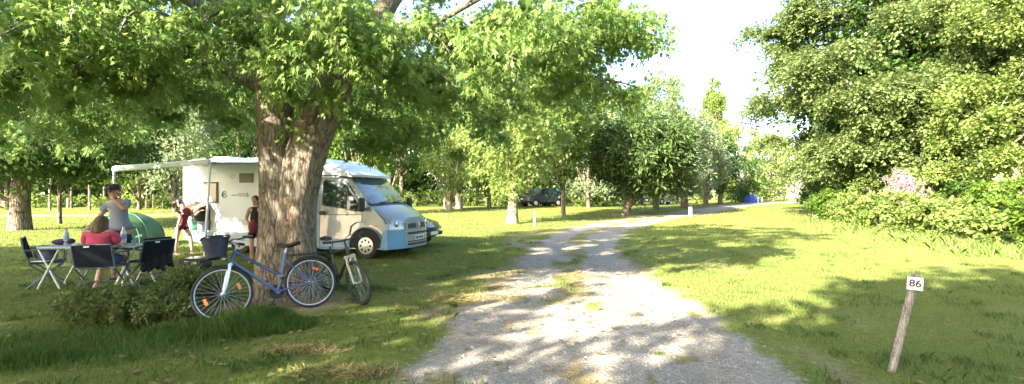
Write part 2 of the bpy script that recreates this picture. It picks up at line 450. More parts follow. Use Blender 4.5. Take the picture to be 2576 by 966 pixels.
# tall unmown grass round the tree foot and the front wheel
def tall(n, cx, cy, rx, ry, h0, h1, rot=0):
    a = rg.uniform(0, 2*PI, n); r = np.sqrt(rg.random(n)); x = np.cos(a)*r*rx; y = np.sin(a)*r*ry
    c, s = math.cos(rot), math.sin(rot); x, y = cx+c*x-s*y, cy+s*x+c*y
    h = rg.uniform(h0, h1, n)*(1-.5*r**2)*(.5+fbm(x*2.2, y*2.2, s=61))
    return x, y, h
TG = leafmat('tall_grass', (.055,.12,.022), (.10,.16,.035), (.08,.13,.03), tr=.4, pscale=1.2, rough=.5)
vt = []
for a in ((9000, -3.3, 5.68, .95, .42, .08, .27, .18), (6500, -4.3, 5.2, 1.7, .9, .04, .17, .35), (7000, -3.15, 6.05, .45, .3, .1, .22, 0),
          (5000, -4.9, 4.5, .8, .3, .07, .16, .3), (2500, -3.1, 8.0, 1.2, .3, .06, .14, 0), (2500, -4.6, 6.9, .5, .5, .06, .16, 0)):
    x, y, h = tall(*a); vt.append(blades(x, y, h, np.full(len(x), .007), .55, 2)[0])
o = link('tall_grass', npmesh('tall_grass', np.concatenate(vt), 5), TG); tag(o, 'long dark green grass growing up round the bicycle front wheel', 'tall grass', kind='stuff')

# weedy tufts and clover scattered over the lawn
n_ = 420; ty_ = 3.6+14*rg.random(n_)**1.3; tx_ = rg.uniform(-1.05, 1.05, n_)*ty_; k_ = gravel(tx_, ty_) < .35; tx_, ty_ = tx_[k_], ty_[k_]
m_ = 34; r1 = rg.uniform(.04, .16, (len(tx_), 1)); x = (tx_[:,None]+rg.normal(0, 1, (len(tx_), m_))*r1).ravel(); y = (ty_[:,None]+rg.normal(0, 1, (len(tx_), m_))*r1).ravel()
h = rg.uniform(.03, .10, len(x)); o = link('weed_tufts', npmesh('weed_tufts', blades(x, y, h, np.full(len(x), .012), 1.0, 2)[0], 5), TG); tag(o, 'darker weedy tufts dotted over the lawn', 'weeds', kind='stuff')
# loose stones on the track
def pebbles(n, y0, y1, s0, s1):
    y = rg.uniform(y0, y1, n); x = rg.uniform(-3, 4.2, n); k = rg.random(n) < gravel(x, y)**1.5; x, y = x[k], y[k]; z = gz(x, y)+ruts(x, y)+.004; s = rg.uniform(s0, s1, len(x))**1.0
    B = np.array([(1,0,0),(0,1,0),(-1,0,0),(0,-1,0),(0,0,.7)]); a = rg.uniform(0, 2*PI, len(x)); c, sn = np.cos(a), np.sin(a)
    P = B[None]*s[:,None,None]*rg.uniform(.6, 1.3, (len(x), 5, 1)); Q = np.stack([P[...,0]*c[:,None]-P[...,1]*sn[:,None]+x[:,None], P[...,0]*sn[:,None]+P[...,1]*c[:,None]+y[:,None], P[...,2]+z[:,None]], -1)
    return Q[:,[0,1,4, 1,2,4, 2,3,4, 3,0,4]].reshape(-1, 3)
Vp = np.concatenate([pebbles(9000, 3.5, 7, .005, .016), pebbles(7000, 7, 13, .007, .022), pebbles(300, 3.5, 12, .02, .035)])
o = link('loose_stones', npmesh('stones', Vp, 3), pm('stone', (.36,.33,.29), .85, col2=(.17,.15,.13), scale=9)); tag(o, 'loose stones and grit lying on the gravel track', 'stones', kind='stuff')

# a few fallen leaves under the maple and along the track edge
n_ = 1300; y = 3.8+9*rg.random(n_); x = rg.normal(-2.2, 2.6, n_); k_ = np.abs(x) < 1.06*y; x, y = x[k_], y[k_]; z = gz(x, y)+.022; a = rg.uniform(0, 2*PI, len(x)); s_ = rg.uniform(.02, .05, len(x))
B = np.array([(0,-1,0),(.6,-.2,.25),(.35,.5,.1),(0,1.1,.2),(-.35,.5,.1),(-.6,-.2,.25)]); c, sn = np.cos(a), np.sin(a)
P = B[None]*s_[:,None,None]; Q = np.stack([P[...,0]*c[:,None]-P[...,1]*sn[:,None]+x[:,None], P[...,0]*sn[:,None]+P[...,1]*c[:,None]+y[:,None], P[...,2]+z[:,None]], -1)
o = link('fallen_leaves', npmesh('fallen_leaves', Q.reshape(-1, 3), 6), leafmat('fallen_leaf', (.26,.19,.08), (.16,.10,.05), (.22,.2,.07), tr=.1, rough=.7)); tag(o, 'small dry fallen leaves scattered on the grass near the maple', 'fallen leaves', kind='stuff')
# ================================================================== TREES
MAPLE = np.array([(0,-.10,0),(.13,.02,.01),(.40,.12,-.08),(.19,.25,.02),(.42,.72,-.12),(.12,.48,.03),(.08,.70,.02),(0,1.2,-.16),(-.08,.70,.02),(-.12,.48,.03),(-.42,.72,-.12),(-.19,.25,.02),(-.40,.12,-.08),(-.13,.02,.01)])
OVAL = np.array([(0,0,0),(.26,.35,.03),(.16,.8,0),(0,1,-.05),(-.16,.8,0),(-.26,.35,.03)])
RHOMB = np.array([(0,0,0),(.36,.5,.06),(0,1,-.04),(-.36,.5,.06)])
NARROW = np.array([(0,0,0),(.15,.5,.03),(0,1,-.06),(-.15,.5,.03)])
def norm(a): return a/np.maximum(np.linalg.norm(a, axis=-1, keepdims=True), 1e-9)
def leaf_verts(shape, p, d, n, size):
    d = norm(d); side = norm(np.cross(d, n)); n = np.cross(side, d)
    V = p[:,None]+size[:,None,None]*(shape[None,:,0:1]*side[:,None]+shape[None,:,1:2]*d[:,None]+shape[None,:,2:3]*n[:,None])
    return V.reshape(-1, 3)
def sprays(rng, cen, R, twigs, per, size, shape, droop=.45, flat=.6, jit=.16, up=.9, hang=.35, outward=None):
    """leaves along twigs that radiate from each clump centre and bend down"""
    M_ = len(cen); R = np.broadcast_to(R, (M_,))
    td = rng.normal(size=(M_, twigs, 3))
    if outward is not None: td = norm(td)+outward[:,None]*.7
    td[...,2] *= flat; td = norm(td)
    tl = rng.uniform(.6, 1.1, (M_, twigs, 1, 1))
    t = rng.uniform(.15, 1, (M_, twigs, per, 1))
    pos = cen[:,None,None]+R[:,None,None,None]*(td[:,:,None]*t*tl)
    pos[...,2] -= (R[:,None,None]*droop*(t*tl)[...,0]**2)
    pos = pos+rng.normal(size=pos.shape)*jit*R[:,None,None,None]
    K = M_*twigs*per; pos = pos.reshape(K, 3)
    d = np.broadcast_to(td[:,:,None], (M_, twigs, per, 3)).reshape(K, 3)+rng.normal(size=(K, 3))*.7; d[:,2] -= hang
    n = rng.normal(size=(K, 3))*.55; n[:,2] += up
    s = size*rng.uniform(.45, 1.3, K)
    return leaf_verts(shape, pos, d, n, s)
def envelope(rng, c, r, n, inner=.5, lump=.22, zmin=None, seed=0, power=.5):
    out = []
    c = np.array(c, float); r = np.array(r, float)
    while sum(len(o) for o in out) < n:
        d = norm(rng.normal(size=(n*2, 3)))
        f = inner+(1-inner)*rng.random(n*2)**power
        f = f*(1-lump+2*lump*vnoise(d[:,0]*2.3+seed*5.3, d[:,1]*2.3+9, d[:,2]*2.3, s=seed))
        p = c+d*f[:,None]*r
        if zmin is not None: p = p[p[:,2] > (zmin(p[:,0], p[:,1]) if callable(zmin) else zmin)]
        out.append(p)
    return np.concatenate(out)[:n]
def limb(mb, a, b, r0, r1, sag=0, n=5, seg=6, rng=random):
    a, b = Vector(a), Vector(b); pts = []; L_ = (b-a).length
    off = Vector((rng.uniform(-1,1), rng.uniform(-1,1), rng.uniform(-.3,.6)))*L_*.10
    for i in range(seg+1):
        t = i/seg; pts.append(a.lerp(b, t)+off*math.sin(PI*t)+Vector((0,0,sag*L_*math.sin(PI*t))))
    mb.tube(pts, [r0+(r1-r0)*(i/seg)**.8 for i in range(seg+1)], n)
    return pts
BARK = barkmat('tree_bark', (.22,.18,.14), (.10,.08,.06), sc=6)
BARKP = barkmat('pale_bark', (.42,.36,.29), (.2,.16,.12), sc=6)
def tree(label, base, trunk, crown, shape, size, mat, twigs, per, R, nl=14, bark=None, group=None, seed=1, name='tree', cat='tree', droop=.4, flat=.6, hang=.3, lr=.35, extra_limbs=(), tn=10, jit=.16, up=.9, rz=0):
    """trunk: [(x,y,z,r)...] local; crown: (n,3) clump centres, local"""
    rng = np.random.default_rng(seed); pr = random.Random(seed)
    t = empty(name, base, rz, label, cat, group)
    mb = MB(); P = [Vector(p[:3]) for p in trunk]; rr = [p[3] for p in trunk]
    P2 = crom(np.array([(*p, r) for p, r in zip(P, rr)]), 4)
    mb.tube([Vector(q[:3]) for q in P2], [max(.01, q[3]) for q in P2], tn)
    idx = rng.choice(len(crown), min(nl, len(crown)), replace=False)
    for i in idx:
        c = crown[i]; k = pr.randint(max(1, len(P)//2), len(P)-1)
        a = P[k]; r = rr[k]*.55
        limb(mb, a, c, max(r, .02), .012, .05, 5, 6, pr)
    for a, b, r0, r1 in extra_limbs: limb(mb, a, b, r0, r1, .03, 7, 7, pr)
    mb.build('trunk', bark or BARK, t, 180)
    V = sprays(rng, crown, R, twigs, per, size, shape, droop, flat, jit, up, hang)
    cr = link('crown', npmesh('crown', V, len(shape)), mat, t)
    return t
LF_maple = leafmat('maple_leaf', (.115,.20,.05), (.235,.315,.10), (.16,.24,.062), tr=.56, pscale=.8, rough=.42)
LF_dark = leafmat('dark_or_shaded_leaf', (.035,.075,.016), (.06,.11,.022), (.045,.085,.018), tr=.3)  # dark leaves; the tone also stands for shade in woods and crowns
LF_mid = leafmat('mid_leaf', (.075,.14,.022), (.13,.20,.03), (.10,.16,.025), tr=.42)
LF_light = leafmat('light_leaf', (.15,.215,.055), (.235,.30,.09), (.19,.25,.07), tr=.45)
LF_grey = leafmat('grey_leaf', (.15,.20,.10), (.24,.29,.16), (.19,.24,.12), tr=.4)
LF_alder = leafmat('alder_leaf', (.10,.15,.048), (.17,.215,.08), (.135,.18,.06), tr=.38, pscale=.35)
LF_yel = leafmat('yellow_leaf', (.20,.26,.06), (.29,.34,.10), (.24,.28,.08), tr=.45)
LF_bank = leafmat('bank_leaf', (.12,.19,.045), (.20,.26,.07), (.16,.20,.055), tr=.4, pscale=1.0)
LF_pink = leafmat('pink_flower', (.34,.21,.29), (.44,.30,.36), (.33,.24,.24), tr=.4)
LF_white = leafmat('white_blossom', (.48,.44,.38), (.6,.55,.48), (.35,.36,.22), tr=.4)

# ------------------------------------------------------------------ the big maple in the foreground
MX, MY = -3.35, 7.25
maple = empty('maple_tree', (MX, MY, 0), 0, 'big maple with a thick forked trunk and drooping leafy boughs, bicycles leaning on it', 'tree')
def bark_stem(path, n=72, per=14, seed=0, flare=0):
    """ridged, knobbly stem from (x,y,z,r) control points"""
    Q = crom(path, per); m = len(Q); V = []
    a = np.arange(n)/n*2*PI
    for i, (x, y, z, r) in enumerate(Q):
        ca, sa = np.cos(a), np.sin(a)
        big = 1+.16*(fbm(ca*1.3+seed*3+x, sa*1.3, np.full(n, z*.7), s=seed, o=3)-.5)*2
        rid = np.abs(vnoise(ca*r*30+seed, sa*r*30, np.full(n, z*4.2)+x, s=seed+5)-.5)*2
        fine = fbm(ca*r*60, sa*r*60, np.full(n, z*9), s=seed+9, o=3)-.5
        rr = r*big-.009*(1-rid)**2+.016*fine
        if flare:
            k = math.exp(-max(0, z+.1)/.28)
            rr = rr+flare*k*(.35+.65*np.clip(np.cos(a*5+seed+.8*np.sin(a*2)), 0, 1)**1.5)
        V.append(np.stack([x+ca*rr, y+sa*rr, np.full(n, z)], -1))
    V = np.array(V).reshape(-1, 3); f = []
    for i in range(m-1):
        for k in range(n): f.append((i*n+k, i*n+(k+1) % n, (i+1)*n+(k+1) % n, (i+1)*n+k))
    return V, f
mb = MB()
for st in (([(-.12,0,-.2,.41),(-.13,0,.25,.34),(-.14,0,.7,.31),(-.14,0,1.3,.285),(-.16,0,2.0,.265),(-.23,.02,2.7,.24),(-.26,.05,3.3,.235),(-.32,.1,4.1,.21),(-.5,.2,5.2,.17),(-.6,.3,6.6,.12),(-.5,.3,8.2,.06)], 3, .2),
           ([(.12,-.02,-.2,.39),(.11,-.02,.25,.33),(.10,-.03,.7,.31),(.12,-.03,1.3,.295),(.20,0,2.0,.31),(.41,.03,2.7,.30),(.66,.06,3.25,.265),(1.05,.12,3.9,.2),(1.6,.3,4.9,.16),(2.1,.5,6.2,.11),(2.3,.6,7.8,.05)], 8, .2)):
    V, f = bark_stem(np.array(st[0]), seed=st[1], flare=st[2]); mb.add(V, f)
pr = random.Random(3)
# big side limbs
LIMBS = [((-.3,.1,3.4),(-.75,-.5,4.3),(-1.6,-1.4,5.0),.12), ((-.22,.1,3.0),(-1.2,.3,3.6),(-3.4,.2,4.3),.11), ((-.3,.1,3.8),(-1.6,1.5,4.6),(-4.2,3.2,5.0),.10),
         ((.75,.1,3.3),(1.7,-.3,3.75),(3.6,-.8,4.6),.07), ((1.0,.1,3.8),(2.0,1.4,4.5),(3.9,3.0,5.2),.10), ((.95,0,3.7),(1.2,-1.2,4.4),(1.5,-2.4,5.2),.06),
         ((-.28,0,3.6),(-1.2,-1.4,4.3),(-3.4,-2.6,4.6),.09), ((-.45,.2,4.9),(-1.8,.4,6.2),(-3.9,.2,7.1),.09), ((1.6,.3,4.9),(2.6,.2,6.0),(4.0,0,7.0),.09), ((.4,.1,5.5),(.6,2,6.3),(.5,4.2,6.8),.08)]
for a, m_, b, r in LIMBS:
    Q = crom(np.array([(*a, r), (*m_, r*.8), (*b, r*.35)]), 6)
    mb.tube([Vector(q[:3]) for q in Q], [max(.012, q[3]) for q in Q], 9)
# ---- clump centres
rng = np.random.default_rng(21)
def zlow(x, y): return 3.05-MY*0+.45*vnoise(x*.8+3, y*.8, s=71)+.05*np.hypot(x, y)*0+.0*x
E = envelope(rng, (-.1,.3,6.0), (6.6,5.6,4.6), 520, inner=.42, lump=.2, zmin=zlow, seed=4)
E = E[~((E[:,1] < -2.6) & (E[:,0] > -1.5))]
E = E[(E[:,0]-3.35) < .10*(E[:,1]+7.25)]
E = E[~((E[:,0] > .4) & (rng.random(len(E)) < .42))]
def loc(u, v, Y): p = W(u, v, Y); return (p.x-MX, p.y-MY, p.z)
hand = []
def bough(u0, v0, Y0, u1, v1, Y1, n, spread=.25):
    a, b = Vector(loc(u0, v0, Y0)), Vector(loc(u1, v1, Y1))
    limb(mb, a, b, .035, .008, .06, 5, 6, pr)
    for i in range(n):
        t = (i+.5)/n; p = a.lerp(b, t); hand.append((p.x+rng.normal()*spread, p.y+rng.normal()*spread, p.z+rng.normal()*spread*.6+.06*math.sin(PI*t)))
# boughs that hang into view: left side, over the fork, right side, over the cab
for q in ((735,270,7.35, 745,330,7.35,3), (640,30,6.3, 700,150,5.9,7), (660,60,6.4, 640,190,6.2,5), (760,20,6.2, 800,160,5.9,7), (820,50,6.0, 850,130,5.6,6), (900,60,6.5, 960,150,6.0,6),
          (600,20,6.5, 500,60,5.8,5), (520,60,7.5, 420,130,6.6,6), (420,40,6.6, 300,90,5.6,6), (300,60,7, 120,110,6,7), (560,90,8, 470,170,8,6),
          (330,110,8, 150,230,7.5,8), (200,80,7, 20,190,6.2,8), (450,150,9, 330,250,9,7), (560,170,8.5, 600,270,8.4,6), (250,190,9.5, 90,300,9.5,8), (420,210,10, 250,320,10.5,8),
          (120,40,6, 0,90,5,5), (100,180,8, -40,280,8,6), (330,230,11, 180,340,10.5,9), (200,260,10, 20,370,10,9), (420,260,12, 330,330,11.5,6), (90,300,11, -60,400,11,7), (280,300,11, 230,390,11,6), (480,200,10, 400,300,10,7), (60,120,6, -60,230,6,7), (600,260,10, 570,310,10,4), (250,120,6.5, 160,210,6.2,6), (380,150,7, 330,210,7,5), (620,220,9.5, 540,270,9.5,4),
          (930,120,7.5, 1050,230,7.2,7), (980,60,6.5, 1130,130,6.0,7), (1050,160,8, 1180,270,8,8), (950,220,8.2, 935,420,8.4,8), (900,250,8.3, 880,330,8.3,4), (1000,230,9, 1020,370,9,7), (1090,250,10, 1120,370,10,7),
          (1130,90,6.8, 1300,150,6.2,8), (1180,190,9, 1320,290,9,8), (1230,40,7, 1420,90,6.5,8), (1300,140,8, 1440,230,8,8), (1380,50,8, 1540,110,7.6,7), (1400,120,8.5, 1530,210,8.4,5), (1450,50,8, 1630,40,7.6,6), (1480,100,8, 1680,95,7.6,7), (1450,210,8, 1620,225,7.6,5), (1350,230,10, 1480,320,10,8), (1180,270,11, 1260,370,11,6), (960,120,10, 1150,210,10,8), (1250,110,10, 1400,190,10,8), (1450,20,7, 1600,-10,7,4)):
    bough(*q)
hand = np.array(hand)
mb.m = 0
tr_o = mb.build('trunk', barkmat('maple_bark', (.22,.19,.15), (.145,.118,.09), sc=9, st=(1,1,.3), bump=.6, dist=.03), maple, 180)
V1 = sprays(rng, E, rng.uniform(.45, .8, len(E)), 13, 29, .094, MAPLE, .5, .55, .12, .7, .9)
V2 = sprays(rng, hand, rng.uniform(.25, .45, len(hand)), 11, 18, .092, MAPLE, .6, .6, .14, .6, 1.1)
link('crown', npmesh('crown', np.concatenate([V1, V2]), len(MAPLE)), LF_maple, maple)
b_ = MB(); b_.ell((.16,-.275,1.50), (.13,.07,.09)); b_.ell((.17,-.27,1.28), (.10,.07,.24)); b_.ell((.19,-.285,1.02), (.09,.06,.2))
bo = b_.build('burr', barkmat('burr_bark', (.38,.28,.2), (.24,.17,.12), sc=9, st=(1,1,.4), bump=.5), maple, 180); bo['label'] = 'reddish scarred knot on the bark'
# ================================================================== OTHER TREES
def at(u, Y):
    x = (u-CU)/F*Y; return Vector((x, Y, g1(x, Y)))
def zat(v, Y): return EYE-(v-CV)/F*Y
def simple_tree(label, u, Y, vtop, vbot, halfw_px, mat, shape=OVAL, size=.22, n=60, twigs=7, per=10, R=None, lean=(0,0), tr=.2, group=None, seed=1, bark=None, name='tree', cat='tree', du=0, inner=.45, lump=.2, droop=.4, flat=.6, hang=.3, depth=None, nl=14, tpath=None, up=.9, power=.5):
    """crown described by its height above ground and width at its own distance"""
    b = at(u, Y); s = Y/F
    top = zat(vtop, Y)-b.z; bot = zat(vbot, Y)-b.z; rx = halfw_px*s; ry = depth or rx; rz = (top-bot)/2; cz = (top+bot)/2
    cx = du*s
    cr = envelope(np.random.default_rng(seed), (cx, 0, cz), (rx, ry, rz), n, inner, lump, seed=seed, power=power)
    R = R or .26*(rx*ry*rz)**(1/3)*1.3
    if size < .5: size *= .85; per = int(per*1.4)
    tp = tpath or [(0,0,-.15,tr*1.35),(0,0,.25,tr*1.05),(lean[0]*.4,lean[1]*.4,max(bot*.6,.6),tr*.9),(lean[0],lean[1],max(bot+rz*.35,1.2),tr*.7),(cx*.8+lean[0]*.2,0,cz+rz*.3,tr*.35)]
    return tree(label, b, tp, cr, shape, size, mat, twigs, per, R, nl, bark, group, seed, name, cat, droop, flat, hang, up=up)
# left tree at the edge of the frame, its shade put into dark leaves
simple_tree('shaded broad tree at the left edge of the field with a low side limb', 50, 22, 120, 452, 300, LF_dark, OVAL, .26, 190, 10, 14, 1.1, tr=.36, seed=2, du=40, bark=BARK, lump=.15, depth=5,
   tpath=[(0,0,-.2,.50),(0,0,.3,.42),(0,0,1.2,.36),(.1,0,2.4,.33),(.25,0,3.6,.28),(.3,0,5.5,.16)])
t = [o for o in C.objects if o.name.startswith('tree')][-1]
m_ = MB(); limb(m_, (-.15,-.1,1.0), (-1.5,-.6,2.3), .22, .12, .03, 8); m_.build('limb', BARKP, t, 180)  # paler bark puts sunlight into this limb's colour
# sunlit foliage of the left tree, as an added tree with brighter leaves
simple_tree('small leafy tree with bright lower leaves near the left edge', 150, 26, 300, 450, 90, LF_mid, OVAL, .22, 40, 8, 10, tr=.1, seed=5, du=-10)
# pale willow and companions behind the awning
simple_tree('pale grey green willow behind the awning', 440, 38, 225, 500, 95, LF_grey, NARROW, .4, 80, 9, 12, tr=.2, seed=6, up=.2, hang=.5)
simple_tree('yellowish green bushy tree left of the grey willow', 350, 41, 265, 505, 60, LF_light, OVAL, .3, 45, 8, 10, tr=.15, seed=7)
simple_tree('leafy tree low behind the left end of the awning', 300, 36, 350, 470, 60, LF_mid, OVAL, .25, 36, 8, 10, tr=.12, seed=8)
for i, (u, Y, vt, vb, hw, mt) in enumerate([(-120,46,60,470,150,LF_dark), (20,50,90,470,130,LF_dark), (180,52,110,475,120,LF_dark), (300,56,130,470,110,LF_dark), (600,50,130,480,110,LF_dark), (500,58,110,480,110,LF_dark), (700,52,80,480,100,LF_dark), (800,50,110,490,80,LF_dark)]):  # dark leaves put the shade of the wood into these crowns
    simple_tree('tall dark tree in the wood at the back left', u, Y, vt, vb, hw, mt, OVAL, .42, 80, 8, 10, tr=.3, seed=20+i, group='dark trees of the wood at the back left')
for i, (u, Y, h) in enumerate([(125,40,440), (225,41,440), (180,44,430), (380,46,440), (75,46,440), (262,48,430)]):
    simple_tree(['thin pale tree trunk left of the standing man','slim tree with a sunlit pink trunk beside the standing man','slender young tree in the shade at the back left','slender tree just right of the standing man','slim dark tree right of the left edge tree','slender tree farthest back beside the man'][i], u, Y, 300, h, 50, LF_dark if i != 3 else LF_mid, OVAL, .26, 26, 7, 9, tr=.09, seed=40+i, bark=BARKP if i != 2 else BARK, name='young_tree')  # dark crowns here carry the wood's shade in their leaf colour
# behind the cab
simple_tree('dense mid green tree behind the cab of the motorhome', 905, 33, 200, 480, 75, LF_mid, OVAL, .26, 60, 8, 11, tr=.2, seed=60)
simple_tree('dark tree behind the windscreen of the motorhome', 1010, 38, 230, 490, 60, LF_dark, OVAL, .26, 45, 8, 11, tr=.2, seed=61)
simple_tree('tall dark tree filling the gap behind the cab', 980, 46, 60, 480, 90, LF_dark, OVAL, .36, 60, 8, 11, tr=.25, seed=62)
simple_tree('round bright green tree on a short pale trunk', 1130, 40, 300, 488, 85, LF_light, OVAL, .27, 70, 8, 11, tr=.26, seed=63, bark=BARKP)
simple_tree('bright tree with many small boughs beyond the pale trunk', 1230, 44, 270, 490, 80, LF_light, OVAL, .3, 60, 8, 11, tr=.2, seed=64)
simple_tree('tall tree behind the bright round trees', 1150, 55, 110, 450, 110, LF_mid, OVAL, .42, 70, 8, 10, tr=.3, seed=65)
simple_tree('tall tree behind the ivy covered trunk', 1330, 55, 90, 460, 110, LF_mid, OVAL, .42, 70, 8, 10, tr=.3, seed=66)
simple_tree('pale leafy tree beside the dark vehicle', 1380, 50, 240, 470, 75, LF_grey, OVAL, .34, 55, 8, 10, tr=.25, seed=67)
simple_tree('tall pale tree left of the round dark tree', 1480, 46, 170, 500, 75, LF_grey, OVAL, .34, 70, 8, 10, tr=.2, seed=68)
# tree with the ivy covered trunk
simple_tree('tree with a mottled ivy covered trunk in sunlight', 1290, 26.2, 40, 445, 150, LF_light, MAPLE, .24, 170, 8, 10, tr=.30, seed=70, bark=barkmat('ivy_bark', (.36,.30,.22), (.13,.12,.06), sc=4, st=(1,1,.8)), depth=2.6,
   tpath=[(-.05,0,-.2,.46),(-.02,0,.25,.33),(0,0,.9,.27),(.02,0,1.8,.25),(.06,0,2.6,.19),(.05,0,4.2,.12)])
simple_tree('young tree with a thin straight dark trunk', 1417, 32.5, 110, 448, 100, LF_mid, MAPLE, .28, 110, 8, 10, tr=.16, seed=71, depth=2.3)
# the round dark tree and its row
simple_tree('round tree coloured dark as in shade on a leaning trunk left of the track', 1573, 34, 285, 480, 118, leafmat('round_shaded_leaf', (.04,.075,.022), (.085,.13,.04), (.06,.10,.025), tr=.22), NARROW, .42, 260, 9, 13, .95, tr=.3, seed=72, du=42,  # dark leaf colour holds the shade that falls on this tree
   tpath=[(0,0,-.2,.42),(.02,0,.2,.30),(.3,0,.9,.26),(.75,0,1.7,.25),(1.1,0,2.6,.2),(1.2,0,4.5,.1)], up=.5, power=.35)
simple_tree('added lighter tree standing in for the sunlit top of the round dark tree', 1650, 41, 180, 450, 92, leafmat('sunlit_top_leaf', (.12,.175,.06), (.20,.26,.09), (.16,.21,.07), tr=.4), NARROW, .36, 130, 9, 13, 1.1, tr=.25, seed=172, up=.4, hang=-.2, flat=1.0)  # added behind the round tree as its sunlit upper half
simple_tree('grey green tree behind the white post', 1722, 44, 270, 480, 68, LF_grey, OVAL, .3, 70, 8, 11, tr=.32, seed=73, du=10)
simple_tree('silvery tree in the row along the track', 1776, 50, 300, 492, 52, LF_grey, OVAL, .3, 55, 8, 10, tr=.24, seed=74)
simple_tree('dark low tree in the row along the track', 1812, 53, 330, 495, 55, LF_dark, OVAL, .32, 50, 8, 10, tr=.26, seed=75)
simple_tree('low dark tree above the blue tent', 1872, 60, 370, 512, 48, LF_dark, OVAL, .34, 44, 8, 10, tr=.2, seed=76)
simple_tree('bright yellow green tree at the end of the track', 1850, 72, 300, 500, 62, LF_yel, OVAL, .45, 60, 8, 10, tr=.25, seed=77)
simple_tree('yellow green tree right of the track end', 1945, 76, 330, 512, 62, LF_yel, OVAL, .45, 60, 8, 10, tr=.25, seed=78)
simple_tree('far yellow tree beside the alder', 2010, 84, 350, 512, 60, LF_yel, OVAL, .5, 50, 8, 10, tr=.25, seed=79)
simple_tree('tall narrow poplar far beyond the row of trees', 1795, 92, 202, 440, 30, LF_light, OVAL, .34, 220, 9, 20, R=.9, tr=.4, seed=80, name='poplar_tree', cat='poplar', hang=-.6, flat=1.3, inner=.1, lump=.08, depth=2.4)
simple_tree('white blossoming shrub at the far end of the meadow', 2002, 66, 430, 512, 20, LF_white, OVAL, .25, 30, 8, 10, tr=.06, seed=81, name='blossom_shrub', cat='shrub')
# distant wood closing the view
r_ = np.random.default_rng(90); cen = []
for u0, u1, Y, vt in ((-500,900,66,170), (850,1540,72,200), (1500,1800,100,400), (1780,2150,120,440), (2050,3300,80,160)):
    n = int((u1-u0)*(480-vt)/420)
    u = r_.uniform(u0, u1, n); Yr = Y+r_.uniform(-4, 6, n); tp = vt+60*(vnoise(u/90, u*0, s=91)-.3)
    v = 505-(505-tp)*r_.random(n)**.75
    cen.append(np.stack([(u-CU)/F*Yr, Yr, EYE-(v-CV)/F*Yr], -1))
cen = np.concatenate(cen)
V = sprays(r_, cen, 2.2, 8, 9, .95, RHOMB, .3, .8, .2, .6, .2)
o = link('distant_wood', npmesh('wood', V, 4), LF_dark); tag(o, 'dense dark wood closing the view behind the field', 'wood', kind='stuff')

# ------------------------------------------------------------------ the great alder on the right
rng = np.random.default_rng(33)
ax, ay = 23.2, 28.0; az = g1(ax, ay)
E1 = envelope(rng, (0,0,8.6), (9.0,7.6,7.6), 250, inner=.74, lump=.14, zmin=1.4, seed=9, power=1)
E1 = E1[~((E1[:,1] > 2.5) & (rng.random(len(E1)) < .6))]
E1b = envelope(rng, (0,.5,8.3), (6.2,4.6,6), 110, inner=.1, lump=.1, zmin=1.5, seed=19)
# each bough a layered fan: flat-topped, thick with small leaves
tr_ = [(0,0,-.3,.62),(0,0,.5,.5),(-.1,0,2.5,.45),(-.3,0,5,.4),(0,.2,8,.32),(.2,0,11,.22),(.2,0,15,.1)]
ald = tree('great alder with layered sunlit boughs filling the right side', (ax,ay,az), tr_, E1, RHOMB, .175, LF_alder, 26, 60, rng.uniform(1.15, 2.0, len(E1)), 26, BARKP, None, 34, 'alder_tree', 'tree', .5, .36, .25, jit=.075, up=1.8,
    extra_limbs=[((-.3,0,5),(-3.5,-6,6.5),.22,.06), ((0,0,8),(3.5,-5.5,10.5),.2,.05), ((0,0,8),(5,-5.8,9.2),.16,.04), ((0,0,5),(-1.4,-5.5,5.2),.25,.1)])
V = sprays(rng, E1b, 2.0, 14, 30, .34, RHOMB, .3, .7, .2, .6, .2); cr = link('inner_shade_crown', npmesh('crown', V, 4), LF_dark, ald)  # darker inner leaves put shade into the depth of the crown
E2 = envelope(rng, (0,0,5.6), (3.8,4.2,7.6), 110, inner=.45, lump=.2, zmin=.3, seed=12)
tree('feathery yellow green tree at the right edge in front of the alder', (22.2,19.5,g1(22.2,19.5)), [(0,0,-.2,.25),(0,0,2,.2),(.2,0,5,.15),(.2,0,9,.06)], E2, RHOMB, .15, LF_bank, 20, 44, 1.0, 20, BARKP, None, 36, 'tree', 'tree', .4, .5, .3, jit=.14, up=1.2)
